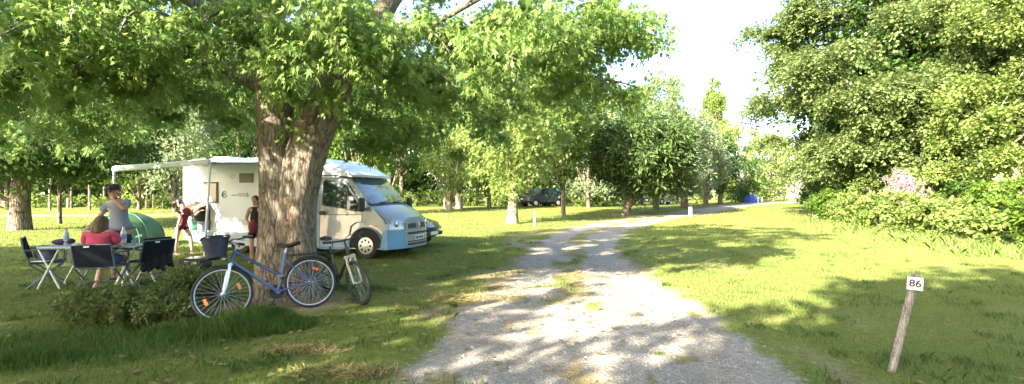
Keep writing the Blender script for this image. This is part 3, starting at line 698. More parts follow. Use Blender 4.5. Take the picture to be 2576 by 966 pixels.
# ------------------------------------------------------------------ the overgrown bank
def shrub(label, u, v, vtop, hw, mat, seed, shape=OVAL, size=.13, name='shrub', cat='shrub', n=34, group=None, dY=0, depth=None, twigs=8, per=11, R=None, flat=.7, hang=.25):
    b = GP(u, v); Y = b.y+dY; x = (u-CU)/F*Y; b = Vector((x, Y, g1(x, Y))); s = Y/F
    top = zat(vtop, Y)-b.z; rx = hw*s
    cr = envelope(np.random.default_rng(seed), (0,0,top*.48), (rx*.92, depth or rx*.9, top*.5), n, .45, .2, zmin=.05, seed=seed)
    return tree(label, b, [(0,0,-.1,.05),(0,0,top*.3,.04),(0,0,top*.6,.02)], cr, shape, size, mat, twigs, per, R or .27*max(rx,.4)*1.1, 10, None, group, seed, name, cat, .35, flat, hang, tn=6)
BANK = [ (2085,556,468,45,LF_mid,'leafy shrub beside the old stump at the start of the bank'), (2140,566,478,50,LF_bank,'yellow green shrub next along the bank from the stump'),
 (2120,548,420,50,LF_dark,'dark shrub in the shade under the alder'), (2190,560,425,60,LF_bank,'tall light shrub below the alder trunk'), (2205,582,487,55,LF_bank,'low pale shrub in the middle of the bank'),
 (2270,585,480,50,LF_light,'bright green shrub below the pink flowers'), (2340,575,400,62,LF_light,'tall bright maple like shrub right of the pink flowers'), (2335,597,488,60,LF_bank,'bushy shrub right of the low pale shrub'),
 (2410,604,500,58,LF_light,'light shrub with arching stems near the right end of the bank'), (2430,580,430,65,LF_dark,'dark hollow shrub behind the right end of the bank'), (2490,618,520,50,LF_bank,'small shrub at the foot of the right bank'),
 (2545,618,455,55,LF_mid,'large shrub at the right edge of the frame'), (2500,590,440,60,LF_mid,'tall loose shrub behind the right edge shrub'), (2620,640,470,60,LF_mid,'shrub cut by the right edge of the frame'),
 (2050,530,440,36,LF_dark,'dark ivy clump coloured as the shade under the alder, behind the old stump'), (2235,555,440,50,LF_mid,'green shrub behind the pink flowers')]  # dark clump and shrub under the alder hold its shade in their colour
for i, (u, v, vt, hw, mt, lb) in enumerate(BANK):
    shrub(lb, u, v, vt, hw, mt, 200+i, n=46, size=.15 if mt is not LF_light else .17, shape=OVAL, dY=.0)
def flowers(label, u, v, vtop, hw, mat, seed, n=26):
    b = GP(u, v); Y = b.y; s = Y/F; top = zat(vtop, Y)-b.z; r = np.random.default_rng(seed)
    t = empty('flowering_shrub', b, 0, label, 'flowering shrub'); mb = MB(); pts = []
    for i in range(n):
        x = r.normal()*hw*s*.45; y = r.normal()*.25; h = top*r.uniform(.72, 1)*(1-.2*abs(x)/(hw*s)); lx = x*.3
        mb.tube([(x*.5,y*.5,0),(x*.8,y*.8,h*.5),(x+lx,y,h)], [.012,.009,.004], 5)
        for k in range(9): q = r.random()**.7; pts.append((x+lx*q, y, h*(.55+.45*q)))
    mb.build('stems', BARKP, t)
    V = sprays(r, np.array(pts), .10, 5, 4, .05, RHOMB, .1, 1, .2, .4, -.2); link('flowers', npmesh('fl', V, 4), mat, t)
    P2 = np.array(pts); P2[:,2] *= .45; V = sprays(r, P2, .25, 5, 4, .13, NARROW, .2, .7, .2, .5, .2); link('leaves', npmesh('fl', V, 4), LF_bank, t)
flowers('tall shrub with pale pink flower plumes on the bank', 2272, 578, 412, 38, LF_pink, 301)
flowers('pinkish white flower heads at the right edge of the bank', 2545, 612, 430, 40, leafmat('dusty_flower', (.36,.29,.2), (.46,.36,.28), (.3,.3,.16)), 302)
# fallen bare branches at the right edge
b = GP(2520, 622); t = empty('fallen_branch', b, 0, 'bare fallen branches lying at the right edge of the bank', 'branch'); mb = MB()
limb(mb, (-.3,.3,.7), (.9,-.5,.15), .02, .010, .0, 6); limb(mb, (.2,.1,.42), (1.1,-.3,.3), .014, .008, 0, 6)
mb.build('branch', BARK, t, 180)
# weeds at the foot of the bank
vt = []
for u, v, n in [(2060,560,300), (2100,566,600), (2150,575,700), (2200,588,800), (2260,598,800), (2320,606,900), (2380,612,900), (2440,620,900), (2500,630,900), (2560,642,900), (2600,650,700)]:
    p = GP(u, v); x = p.x+rg.normal(0, .9, n)+.25; y = p.y+rg.normal(0, .45, n)+.25; k_ = rg.random(n) < .55; x, y = x[k_], y[k_]; h = rg.uniform(.08, .38, len(x)); vt.append(blades(x, y, h, np.full(len(x), .028), 1.0, 2)[0])
o = link('bank_weeds', npmesh('weeds', np.concatenate(vt), 5), LF_bank); tag(o, 'tangled bright weeds along the foot of the bank', 'weeds', kind='stuff')
# old stump
def stump(u, v, h, r, label):
    b = GP(u, v); t = empty('tree_stump', b, 0, label, 'stump'); V, f = bark_stem(np.array([(0,0,-.1,r*1.25),(0,0,.15,r),(.03,0,h*.6,r*.9),(.06,.02,h,r*.8)]), 20, 5, seed=4, flare=.06)
    n = len(V); V = np.vstack([V, [[.06,.02,h]]]); f = f+[(n-20+k, n-20+(k+1) % 20, n) for k in range(20)]
    mb = MB(); mb.add(V, f); mb.build('trunk', BARKP, t, 180)
stump(2052, 546, 1.35, .22, 'old broken tree stump standing at the start of the bank')
# far hedge row along the back of the field
k = 0
for u in np.arange(1005, 1560, 34):
    s_ = random.Random(int(u)); Y = 50+s_.uniform(-1, 2); b = at(u+s_.uniform(-8, 8), Y); hw = s_.uniform(22, 30)*Y/F; top = s_.uniform(1.3, 2.3)
    cr = envelope(np.random.default_rng(int(u)), (0,0,top*.45), (hw, .8, top*.5), 14, .4, .2, zmin=.05, seed=k)
    tree('low sunlit bush in the hedge row at the far edge of the field', b, [(0,0,-.1,.05),(0,0,.5,.03)], cr, OVAL, .26, [LF_yel, LF_light, LF_bank][k % 3], 6, 8, .42, 3, None, 'low bushes in the hedge row at the far edge of the field', 400+k, 'hedge_bush', 'bush', tn=5); k += 1
for u in np.arange(-30, 470, 40):
    s_ = random.Random(int(u)+999); Y = 45+s_.uniform(-1, 2); b = at(u+s_.uniform(-8, 8), Y); hw = s_.uniform(24, 32)*Y/F; top = s_.uniform(.8, 1.6)
    cr = envelope(np.random.default_rng(int(u)+500), (0,0,top*.45), (hw, .8, top*.5), 14, .4, .2, zmin=.05, seed=k)
    tree('low bush in the undergrowth along the back left of the field', b, [(0,0,-.1,.05),(0,0,.5,.03)], cr, OVAL, .22, [LF_bank, LF_mid, LF_light][k % 3], 6, 8, .42, 3, None, 'low bushes along the back left of the field', 500+k, 'bush', 'bush', tn=5); k += 1
for u in (1590, 1640, 1700, 1760):
    b = at(u, 56); cr = envelope(np.random.default_rng(u), (0,0,.9), (1.4,.8,.9), 14, .4, .2, zmin=.05, seed=k)
    tree('low yellow bush seen under the row of trees', b, [(0,0,-.1,.05),(0,0,.5,.03)], cr, OVAL, .26, LF_yel, 6, 8, .42, 3, None, 'low yellow bushes seen under the row of trees', 600+k, 'bush', 'bush', tn=5); k += 1
# foreground scrub left of the bicycles
def scrub(label, x, y, rx, ry, h, mat, seed, n=60, size=.045):
    b = Vector((x, y, g1(x, y))); r = np.random.default_rng(seed); t = empty('low_shrub', b, 0, label, 'shrub'); mb = MB(); pts = []
    for i in range(n):
        a = r.uniform(0, 2*PI); q = math.sqrt(r.random()); px, py = math.cos(a)*q*rx, math.sin(a)*q*ry; hh = h*(1-.45*q*q)*r.uniform(.6, 1.1)
        mb.tube([(px*.7,py*.7,0),(px*.9,py*.9,hh*.6),(px+r.normal()*.05,py+r.normal()*.05,hh)], [.004,.003,.0015], 4)
        for k_ in range(7): w = .3+.7*k_/6; pts.append((px*(.8+.2*w), py*(.8+.2*w), hh*w))
    mb.build('stems', pm('stem_brown', (.12,.09,.04), .9), t)
    V = sprays(r, np.array(pts), .07, 5, 4, size, OVAL, .2, .8, .2, .9, .1); link('leaves', npmesh('sc', V, 6), mat, t)
SCR = leafmat('scrub_leaf', (.075,.125,.03), (.13,.18,.045), (.14,.15,.05), tr=.35, pscale=3)
scrub('low leafy scrub growing in front of the camping table', -5.05, 6.2, .8, .5, .50, SCR, 701, 80)
scrub('taller brownish scrub beside the chair with the jacket', -4.75, 7.1, .5, .4, .55, SCR, 702, 60)
scrub('dark scrub between the camping table and the tall grass', -4.45, 6.0, .6, .4, .38, SCR, 703, 60)
# trees behind the camera that throw the shade in the foreground
def back_tree(label, x, y, cz, rx, ry, rz, n, R, size, seed, per=12):
    E_ = envelope(np.random.default_rng(seed), (0,0,cz), (rx,ry,rz), n, .25, .25, seed=seed)
    tree(label, (x,y,g1(x,y)), [(0,0,-.2,.35),(0,0,1.5,.28),(.1,.1,cz*.6,.2),(0,0,cz+rz*.3,.08)], E_, RHOMB, size, LF_mid, 8, per, R, 14, BARK, None, seed)
back_tree('broad tree left of the camp, outside the view, shading the table', -14.0, 1.5, 5.4, 4.2, 4, 2.8, 140, .85, .28, 801)
back_tree('tree behind the viewpoint on the left shading the bicycles', -11.0, -2.5, 5.5, 3.2, 3.2, 2.0, 75, .8, .28, 802)
back_tree('tree far to the left, outside the view, shading the left lawn', -20.0, 4.5, 4.6, 4.2, 3.5, 2.8, 120, .85, .28, 803)
back_tree('tree close behind the viewpoint shading the near track', -6.5, -5.8, 6.0, 3.6, 3, 2.0, 46, .7, .24, 804)
back_tree('tall tree behind the viewpoint shading the right hand lawn', -2.5, -5.8, 8.0, 3.8, 3.0, 2.0, 170, .85, .28, 805)
back_tree('second tall tree behind the viewpoint on the right', 3.5, -8.5, 8.0, 4.2, 3.4, 2.4, 170, .9, .3, 806)
back_tree('big unseen tree added well behind the viewpoint to block skylight', -9, -16, 7.5, 6, 4, 4, 110, 1.3, .4, 807)  # added with the next two to block skylight from behind
back_tree('big unseen tree added well behind the viewpoint on the right to block skylight', 9, -15, 7.0, 7, 4, 5, 130, 1.3, .4, 808)
back_tree('unseen leafy tree added on the right behind the viewpoint to block skylight', 17, -5, 5.5, 5, 4, 4, 110, 1.2, .4, 809)
back_tree('small unseen tree added behind the viewpoint to shade the right edge of the near track', -3.6, -3.6, 5.0, 1.6, 1.5, 1.3, 40, .6, .24, 810)  # extra tree added to fill a gap in the cast shade
# ================================================================== MOTORHOME
M_white = pm('white_gelcoat', (.68,.74,.82), .35, var=.03, scale=1.5, coat=.3)
M_offw = pm('grey_white', (.55,.58,.6), .45)
M_silver = pm('silver_beige_paint', (.25,.29,.335), .3, metal=.15, var=.03, scale=2, coat=.6)
M_bluep = pm('light_blue_paint', (.10,.27,.50), .35, coat=.5, var=.04, scale=2)
M_greyp = pm('grey_blue_skirt', (.28,.36,.46), .45)
M_black = pm('black_plastic', (.02,.02,.022), .5, bump=.1, bscale=200)
M_tyre = pm('tyre_rubber', (.025,.025,.026), .85, bump=.2, bscale=120)
M_rim = pm('wheel_silver', (.60,.61,.63), .35, metal=.6)
M_chrome = pm('chrome', (.75,.76,.78), .15, metal=1)
M_glass = pm('dark_glass', (.012,.03,.028), .04, spec=.8, coat=.3)
M_screen = pm('windscreen_glass', (.05,.09,.10), .05, spec=1, coat=1)
M_lens = pm('headlight_lens', (.30,.34,.38), .08, metal=.3, coat=1, var=.25, scale=30)
M_plate = pm('plate_white', (.7,.7,.66), .4)
M_dark = pm('dark_opening', (.012,.011,.012), .8)  # near-black stands for the shade in hollows; also the eyes
MH_YAW = math.atan2(-.29, .957)
mh = empty('motorhome', (-3.63, 12.0, g1(-3.63, 12)), MH_YAW, 'white and light blue motorhome with awning out and locker open, parked behind the maple', 'motorhome')
WB = 2.06   # width
def cabx(s, k): return k*(abs(s)**3)
def nx_(x): return x if x < .3 else .3+(x-.3)*.80
# --- cab shell : lofted from side profile stations across the width
prof = [(-1.55,.26),(.32,.26),(.86,.27),(1.0,.34),(1.03,.55),(1.0,.72),(.97,.90),(.93,.985),(.62,1.15),(.25,1.30),(.14,1.35),(-.12,1.65),(-.50,2.02),(-1.55,2.12)]
prof = [(nx_(x), z) for x, z in prof]
curve = [0,.05,.28,.30,.30,.28,.27,.26,.22,.14,.12,.07,.03,0]   # how far the nose sweeps back at the sides
inset = [0,0,.03,.03,.03,.03,.03,.05,.05,.05,.06,.12,.17,.10]
S_ = [-1,-.985,-.93,-.8,-.5,-.2,0,.2,.5,.8,.93,.985,1]
def cabpt(x, z, s, cv, ins, lift=0):
    hw = WB/2-ins; zc = .035*(1-s*s) if z > .9 else 0
    edge = .02*max(0, (abs(s)-.9)/.1)**2
    return Vector((x-cv*abs(s)**2.6-edge, WB/2+s*hw, z+zc+lift-edge*.5))
mb = MB(); nS = len(S_); vs = []
for (x, z), cv, ins in zip(prof, curve, inset):
    for s in S_: vs.append(cabpt(x, z, s, cv, ins))
fs = [(i*nS+j, i*nS+j+1, (i+1)*nS+j+1, (i+1)*nS+j) for i in range(len(prof)-1) for j in range(nS-1)]
fs.append(tuple(i*nS for i in range(len(prof)))); fs.append(tuple(i*nS+nS-1 for i in range(len(prof)))[::-1])
mb.add(vs, fs); mb.build('cab', M_silver, mh, 38)
def side(name, poly, mat, y=-.004, t=.012, parent=mh, smooth=30, mb=None):
    """flat panel on the near side: poly (x,z), leaning in with the cab side"""
    mb = MB(); n = len(poly)
    def yy(z): return y+(max(0, z-1.2)*.115 if y > -.05 else 0)
    vs = [(x, yy(z), z) for x, z in poly]+[(x, yy(z)+t, z) for x, z in poly]
    mb.add(vs, [tuple(range(n)), tuple(range(2*n-1, n-1, -1))]+[(j, i, n+i, n+j) for i, j in ((i, (i+1) % n) for i in range(n))])
    return mb.build(name, mat, parent, smooth)
def zc(v, x): return EYE-(v-CV)/F*(12-.29*x)-mh.location.z
dpoly = [(-1.36,.50),(-.62,.50),(-.48,.60),(-.44,.82),(-.28,.92),(-.12,.94),(-.12,1.27),(-.18,1.36),(-.60,1.90),(-.68,1.97),(-1.30,2.04),(-1.38,1.98)]
door = side('door', dpoly, M_silver, -.012, .02)
wpoly = [(-1.28,1.38),(-1.22,1.34),(-.70,1.28),(-.30,1.20),(-.20,1.22),(-.22,1.35),(-.62,1.83),(-.70,1.90),(-1.22,1.97),(-1.28,1.93)]
side('window_surround', [(x*1.0+(.025 if x > -.7 else -.025)*(1 if x < -1.2 or x > -.3 else .4), z+(.02 if z > 1.6 else -.02)) for x, z in wpoly], M_black, -.018, .01, door)
win = side('window', wpoly, M_glass, -.026, .01, door)
side('quarter_bar', [(-.60,1.27),(-.56,1.26),(-.56,1.78),(-.60,1.82)], M_black, -.032, .008, door)
side('seat_headrest', [(-.54,1.24),(-.46,1.23),(-.44,1.34),(-.46,1.46),(-.50,1.52),(-.54,1.46)], M_offw, -.030, .003, door)
hb = MB(); hb.box((-1.27,-.03,1.14), (.17,.03,.10), bev=.012); hb.build('door_handle', M_black, door)
side('door_trim', [(-1.36,1.085),(-.12,1.10),(-.12,1.115),(-1.36,1.10)], M_black, -.016, .01, door)
side('b_pillar', [(-1.55,.26),(-1.38,.26),(-1.38,2.1),(-1.55,2.14)], M_greyp, -.02, .03)
side('sill', [(-1.38,.22),(-.46,.22),(-.46,.49),(-1.38,.49)], M_bluep, -.014, .03)
side('fuel_flap', [(-1.34,.28),(-.52,.28),(-.52,.44),(-1.34,.44)], M_greyp, -.018, .01)
# wheel arch, wheels
arch = [(.0+.46*math.cos(a), .34+.44*math.sin(a)) for a in np.linspace(-.15, PI+.15, 22)]
side('wheel_arch', arch, M_dark, -.016, .03)  # flat dark panel stands in for the shaded wheel hollow
lip = MB(); lip.tube([(.0+.475*math.cos(a), -.018, .34+.455*math.sin(a)) for a in np.linspace(-.12, PI+.12, 22)], .012, 6); lip.build('arch_lip', M_silver, mh)
def wheel(x, y, out):
    w_ = MB(); R90 = Matrix.Rotation(PI/2, 3, 'X')
    w_.lathe([(.20,-.10),(.30,-.11),(.335,-.085),(.34,0),(.335,.085),(.30,.11),(.20,.10)], (x,y,.335), 36, 'y')
    t = w_.build('wheel', M_tyre, mh, 30); r_ = MB(); yy = y+out*.095
    r_.lathe([(.215,0),(.215,out*.02),(.19,out*.028)], (x,yy,.335), 32, 'y'); r_.lathe([(.0,out*.035),(.19,out*.028)], (x,yy-out*.02,.335), 32, 'y')
    r_.lathe([(.0,out*.055),(.05,out*.05),(.06,out*.02)], (x,yy-out*.01,.335), 16, 'y'); r_.build('rim', M_rim, t, 30)
    h = MB()
    for k in range(8):
        a = 2*PI*k/8; h.ell((x+math.cos(a)*.135, yy+out*.030, .335+math.sin(a)*.135), (.030,.006,.030), n=10, m=6)
    h.build('rim_holes', M_dark, t, 0); return t
for x in (0, -3.95):
    for y, o_ in ((.10,-1), (WB-.12,1)): wheel(x, y, o_)
# --- nose details follow the cab surface
def nose(x, z, y, off=.004):
    s = (y-WB/2)/(WB/2-.04); return Vector((nx_(x)-.28*abs(s)**2.6+off, y, z))
def nosepatch(name, pts, mat, t=.03, parent=mh, n=8):
    """strip between lower and upper edge across y; pts=(y0,y1,zl0,zl1,zu0,zu1,x)"""
    y0,y1,a0,a1,b0,b1,xl,xu = pts; m = MB(); vs = []
    for i in range(n+1):
        f = i/n; y = y0+(y1-y0)*f
        for z, x in ((a0+(a1-a0)*f, xl), (b0+(b1-b0)*f, xu)): p = nose(x, z, y, .006); vs += [p, p-Vector((t, 0, 0))]
    fs = []
    for i in range(n):
        a = i*4; b = a+4; fs += [(a, b, b+2, a+2), (a+1, a+3, b+3, b+1), (a, a+1, b+1, b), (a+2, b+2, b+3, a+3)]
    fs += [(0, 2, 3, 1), (n*4, n*4+1, n*4+3, n*4+2)]; m.add(vs, fs); return m.build(name, mat, parent, 40)
bump = nosepatch('bumper', (-.0,WB,.25,.25,.72,.72,1.05,1.03), M_bluep, .12, n=20)
bs = MB(); bs.add([(.40,-.03,.25),(.62,-.012,.25),(.60,-.012,.72),(.50,-.02,.72),(.46,-.03,.5),(.40,.08,.25),(.66,.10,.25),(.64,.10,.72),(.50,.08,.72),(.46,.08,.5)], [(0,1,2,3,4),(9,8,7,6,5),(0,5,6,1),(1,6,7,2),(2,7,8,3),(3,8,9,4),(4,9,5,0)]); bs.build('bumper_side', M_bluep, bump)
nosepatch('bumper_centre', (.48,1.58,.28,.28,.70,.70,1.075,1.06), M_silver, .03)
for z0, z1 in ((.32,.37),(.405,.425),(.60,.65)): nosepatch('intake', (.53,1.53,z0,z0,z1,z1,1.085,1.083), M_black, .02)
pl = nosepatch('number_plate', (.78,1.28,.44,.44,.56,.56,1.095,1.09), M_plate, .01)
txt = MB()
for k, (y, w_, h_) in enumerate([(.83,.03,.07),(.88,.03,.07),(.94,.035,.07),(1.02,.03,.07),(1.07,.03,.07),(1.15,.035,.07),(1.20,.03,.07)]):
    p = nose(1.1, .50, y, .008); txt.box(p, (.004, w_, h_))
txt.build('plate_characters', M_black, pl, 0)
nosepatch('grille_frame', (.50,1.56,.70,.70,.90,.90,1.045,1.0), M_silver, .03)
nosepatch('grille', (.58,.92,.75,.75,.86,.88,1.055,1.01), M_black, .02); nosepatch('grille', (1.14,1.48,.75,.75,.88,.86,1.055,1.01), M_black, .02)
p = nose(1.06, .82, 1.03, .02); bd = MB(); bd.prism([(-.055,0),(0,.085),(.055,0),(0,-.085)], -.008, .008, Matrix.Translation(p) @ Matrix.Rotation(PI/2, 4, 'Z')); bd.prism([(-.02,0),(0,.035),(.02,0),(0,-.035)], -.012, .012, Matrix.Translation(p) @ Matrix.Rotation(PI/2, 4, 'Z'))
bd.build('diamond_badge', M_chrome, mh)
for y0, y1 in ((.02,.47),(WB-.02,WB-.47)):
    h = MB(); vs = []; n = 10
    for i in range(n+1):
        f = i/n; y = y0+(y1-y0)*f; zl = .735+.0*f; zu = 1.02-.08*f-.05*(1-f)**3; xb = 1.01; xt = .93
        for z, x in ((zl, xb), ((zl+zu)/2+.01, (xb+xt)/2+.03), (zu, xt)): vs.append(nose(x, z, y, .012))
    fs = [(i*3+j, (i+1)*3+j, (i+1)*3+j+1, i*3+j+1) for i in range(n) for j in range(2)]
    b0 = len(vs); vs += [v-Vector((.06,0,0)) for v in vs]; fs += [tuple(b0+q for q in f)[::-1] for f in fs]
    for a in (0, n*3): fs.append((a, a+1, a+2, b0+a+2, b0+a+1, b0+a))
    for i in range(n): fs.append((i*3+2, (i+1)*3+2, b0+(i+1)*3+2, b0+i*3+2)); fs.append((i*3, b0+i*3, b0+(i+1)*3, (i+1)*3))
    h.add(vs, fs); hl = h.build('headlight', M_lens, mh, 60)
    ym = (y0+y1)/2; c = nose(.985, .87, ym, .03); lm = MB(); lm.ell(c, (.03,.075,.075)); lm.build('lamp_bowl', M_chrome, hl)
side('turn_indicator', [(.24,.80),(.32,.80),(.32,.86),(.24,.86)], pm('orange_lens', (.8,.25,.03), .3), -.006, .012)
# side wing panel whitish over the arch
wg = side('front_wing', [(-.10,.94),(-.02,.86),(.15,.86),(.36,.76),(.48,.64),(.58,.73),(.52,.95),(.28,1.18),(.16,1.30),(-.10,1.27)], M_silver, -.006, .012)
# windscreen
def scr(name, a, b, s0, s1, mat, off, n=14):
    (x0,z0,c0,i0), (x1,z1,c1,i1) = a, b; nrm = Vector((z1-z0, 0, x0-x1)).normalized()*off; vs = []
    for i in range(n+1):
        s = s0+(s1-s0)*i/n
        for k in range(4):
            f = k/3; p = cabpt(x0+(x1-x0)*f, z0+(z1-z0)*f, s, c0+(c1-c0)*f, i0+(i1-i0)*f); vs.append(p+nrm)
    fs = [(i*4+k, (i+1)*4+k, (i+1)*4+k+1, i*4+k+1) for i in range(n) for k in range(3)]
    m = MB(); m.add(vs, fs); return m.build(name, mat, mh, 60)
A_ = (.13,1.36,.115,.065); B_ = (-.49,2.01,.03,.165)
scr('screen_rubber', (.14,1.35,.12,.06), (-.50,2.02,.03,.17), -.97, .97, M_black, .008)
scr('windscreen', A_, B_, -.92, .92, M_screen, .014)
wp = MB()
for y0, y1 in ((.35,.95),(1.0,1.62)):
    wp.tube([cabpt(.16,1.36,(y0-1.03)/1.03,.115,.065)+Vector((.02,0,.02)), cabpt(.10,1.42,(y1-1.03)/1.03,.115,.065)+Vector((.03,0,.02))], [.014,.008], 5)
wp.build('wiper', M_black, mh)
scr('scuttle', (.24,1.305,.14,.05), (.14,1.35,.12,.06), -.95, .95, M_black, .004)
for y, o_ in ((-.16,-1),(WB+.16,1)):
    m = MB(); m.box((-.02,y,1.36), (.12,.20,.34), bev=.04); m.box((-.06,y-o_*.13,1.24), (.06,.14,.05), bev=.01); m.build('wing_mirror', M_black, mh)
# roof fairing over the cab
mb = MB(); prof2 = [(-.28,2.06),(-.26,2.12),(-.62,2.34),(-1.1,2.49),(-1.6,2.56),(-1.6,2.06),(-.9,2.04)]
vs = []; S2 = [-1,-.96,-.85,-.5,0,.5,.85,.96,1]
for k, (x, z) in enumerate(prof2):
    for s in S2:
        top = z > 2.2; ins = .12+(.10 if top else 0)*(z-2.06)*1.2; dz = (-.10*abs(s)**6 if top else 0)
        vs.append((x-(.22*abs(s)**3 if x > -.9 else .22*abs(s)**3*max(0, (x+1.6)/.7)), WB/2+s*(WB/2-ins*(.4+.6*max(0, min(1, (x+1.6)/.8)))), z+dz))
n = len(S2); fs = [(i*n+j, i*n+j+1, (i+1)*n+j+1, (i+1)*n+j) for i in range(len(prof2)-1) for j in range(n-1)]+[((len(prof2)-1)*n+j, (len(prof2)-1)*n+j+1, j+1, j) for j in range(n-1)]
fs += [tuple(i*n for i in range(len(prof2))), tuple(i*n+n-1 for i in range(len(prof2)))[::-1]]
mb.add(vs, fs); mb.build('roof_fairing', M_white, mh, 45)
gt = MB(); gt.tube([(-1.6,-.0,2.12),(-.9,.03,2.09),(-.45,.12,2.03)], .016, 6); gt.build('gutter_trim', M_black, mh)
# --- living box
BX0, BX1 = -5.87, -1.5
bodyp = [(BX0,.42),(BX0+.9,.30),(BX1,.28),(BX1,2.52),(BX1-.15,2.58),(BX0+.35,2.60),(BX0+.08,2.52),(BX0,2.35)]
mb = MB(); mb.prism(bodyp, -.06, WB+.06); mb.build('body', M_white, mh, 30)
side('skirt', [(BX0+.02,.36),(BX0+.9,.24),(BX1-.02,.22),(BX1-.02,.58),(BX0+.02,.60)], M_greyp, -.085, .03)
cr_ = MB(); cr_.tube([(BX0,-.062,.45),(BX0,-.062,2.32),(BX0+.08,-.062,2.50),(BX0+.35,-.062,2.58),(BX1,-.062,2.56)], .022, 6); cr_.build('edge_trim', M_offw, mh)
# window x -5.30..-4.55 z 1.42..2.0 (u 496-556)
def xu(u): k = (u-CU)/F; return (12*k+3.63)/(.957+.29*k)
def zv(v, x): return EYE-(v-CV)/F*(12-.29*x)-mh.location.z
def rect(name, u0, v0, u1, v1, mat, y, t=.02, parent=mh, grow=0):
    x0, x1 = xu(u0)-grow, xu(u1)+grow; xm = (x0+x1)/2; z1, z0 = zv(v0, xm)+grow, zv(v1, xm)-grow
    return side(name, [(x0,z0),(x1,z0),(x1,z1),(x0,z1)], mat, y, t, parent), (x0,x1,z0,z1)
wf, _ = rect('window', 496,458,554,511, pm('window_frame_dark', (.05,.06,.08), .4), -.085, .03)
rect('window_pane', 499,462,551,507, pm('pane_blind', (.36,.29,.29), .12, var=.15, scale=4, coat=.5), -.095, .012, wf)
rect('upper_vent_window', 608,436,642,460, pm('olive_glass', (.10,.095,.06), .3), -.085, .03)
rect('fridge_vent', 606,552,630,566, pm('vent_grey', (.38,.40,.40), .6), -.08, .02)
rect('fridge_vent', 606,485,628,495, pm('vent_grey2', (.5,.52,.53), .6), -.08, .02)
vn = MB()
for k in range(5): vn.box(((xu(606)+xu(630))/2, -.085, zv(553+k*3, -4)), (.22,.012,.012))
vn.build('vent_slats', M_offw, mh)
# round swirl emblem beside the window
em = MB(); cx_, cz_ = xu(570), zv(489, -4.4)
em.tube([(cx_+.085*math.cos(a), -.068, cz_+.085*math.sin(a)) for a in np.linspace(.6, 2*PI-.2, 24)], [.006+.012*math.sin(PI*i/23) for i in range(24)], 5)
em.tube([(cx_-.05+.10*i/8, -.068, cz_-.03+.05*math.sin(i/8*PI)) for i in range(9)], .009, 5)
em.build('swirl_emblem', pm('emblem_blue', (.28,.42,.6), .4), mh)
em = MB()
for k in range(9): em.box((xu(588)+k*.075, -.064, zv(491, -4)-.0), (.045,.01,.035))
em.build('small_lettering', pm('lettering_grey', (.5,.58,.68), .5), mh)
em = MB(); em.tube([(xu(590)+.06*math.cos(a), -.066, zv(444,-4)+.05*math.sin(a)) for a in np.linspace(0,5.5,14)], .006, 5); em.build('small_emblem', pm('emblem_green', (.25,.45,.35), .5), mh)
# open locker at the rear with its flap held up
x0, x1 = xu(487), xu(533); 
side('locker_opening', [(x0,.62),(x1,.62),(x1,1.16),(x1-.06,1.24),(x0,1.24)], M_dark, -.075, .02)  # flat dark panel stands in for the locker's shaded inside
lf = MB(); zt = zv(511, -5.5); fl = [(x0-.02,-.07,zt),(x1+.02,-.07,zt),(x1+.06,-.40,zt-.10),(x1-.10,-.62,zt-.34),(x0-.02,-.62,zt-.34)]
fl2 = [Vector(p)+Vector((0,.02,-.03)) for p in fl]; lf.add(fl+fl2, [(0,1,2,3,4),(9,8,7,6,5),(0,5,6,1),(1,6,7,2),(2,7,8,3),(3,8,9,4),(4,9,5,0)])
lf.build('locker_flap', pm('plywood_brown', (.28,.17,.10), .6, var=.25, scale=6), mh, 0)
# step, roof vents
m = MB(); m.box((xu(560)-.9,1.0,2.66), (.7,.6,.14), bev=.05); m.build('roof_vent', M_white, mh); m = MB(); m.box((-3.3,1.1,2.63), (.5,.5,.1), bev=.04); m.build('roof_vent', M_white, mh)
side('entrance_door', [(-2.75,.5),(-2.15,.5),(-2.15,2.2),(-2.75,2.2)], M_offw, -.07, .02)
# --- awning
zr1 = 2.19-.0; zr0 = 2.33
a0 = (-2.55,-2.13,zr0); a1 = (-5.52,-2.13,zr1+.03)
ac = MB(); ac.box((-3.95,-.12,2.50), (3.2,.13,.14), bev=.03); aw = ac.build('awning_case', M_white, mh)
am = MB(); nx, ny = 12, 8; vs = []
for i in range(nx+1):
    for j in range(ny+1):
        f, g_ = i/nx, j/ny; x = -2.45+(-5.50+2.45)*f; zo = (zr0+(zr1+.03-zr0)*f); y = -.15-1.96*g_
        vs.append((x, y, 2.50+(zo-2.50)*g_-.035*math.sin(PI*g_)))
fs = [(i*(ny+1)+j, (i+1)*(ny+1)+j, (i+1)*(ny+1)+j+1, i*(ny+1)+j+1) for i in range(nx) for j in range(ny)]
b0 = len(vs); vs += [(x,y,z-.006) for x,y,z in vs]; fs += [tuple(b0+q for q in f)[::-1] for f in fs]
am.add(vs, fs); am.build('awning_fabric', pm('awning_cloth', (.55,.60,.64), .8), aw, 60)
rl = MB(); rl.box(((a0[0]+a1[0])/2, -2.14, (a0[2]+a1[2])/2-.0), ((Vector(a0)-Vector(a1)).length, .10, .13), Matrix.Rotation(-math.atan2(a0[2]-a1[2], a0[0]-a1[0]), 3, 'Y'), .02); rl.build('awning_rail', M_white, aw)
for q_ in ([(-2.62,-.2,2.44),(-2.62,-1.2,2.36),(-2.62,-2.1,2.29)], [(-5.4,-.2,2.44),(-5.4,-1.2,2.32),(-5.4,-2.1,2.20)]):
    ar = MB(); ar.tube(q_, .025, 6); ar.build('awning_arm', M_offw, aw)
gzp = lambda x, y: g1(*((mh.matrix_basis @ Vector((x, y, 0))).to_2d()))-mh.location.z
bpy.context.view_layer.update()
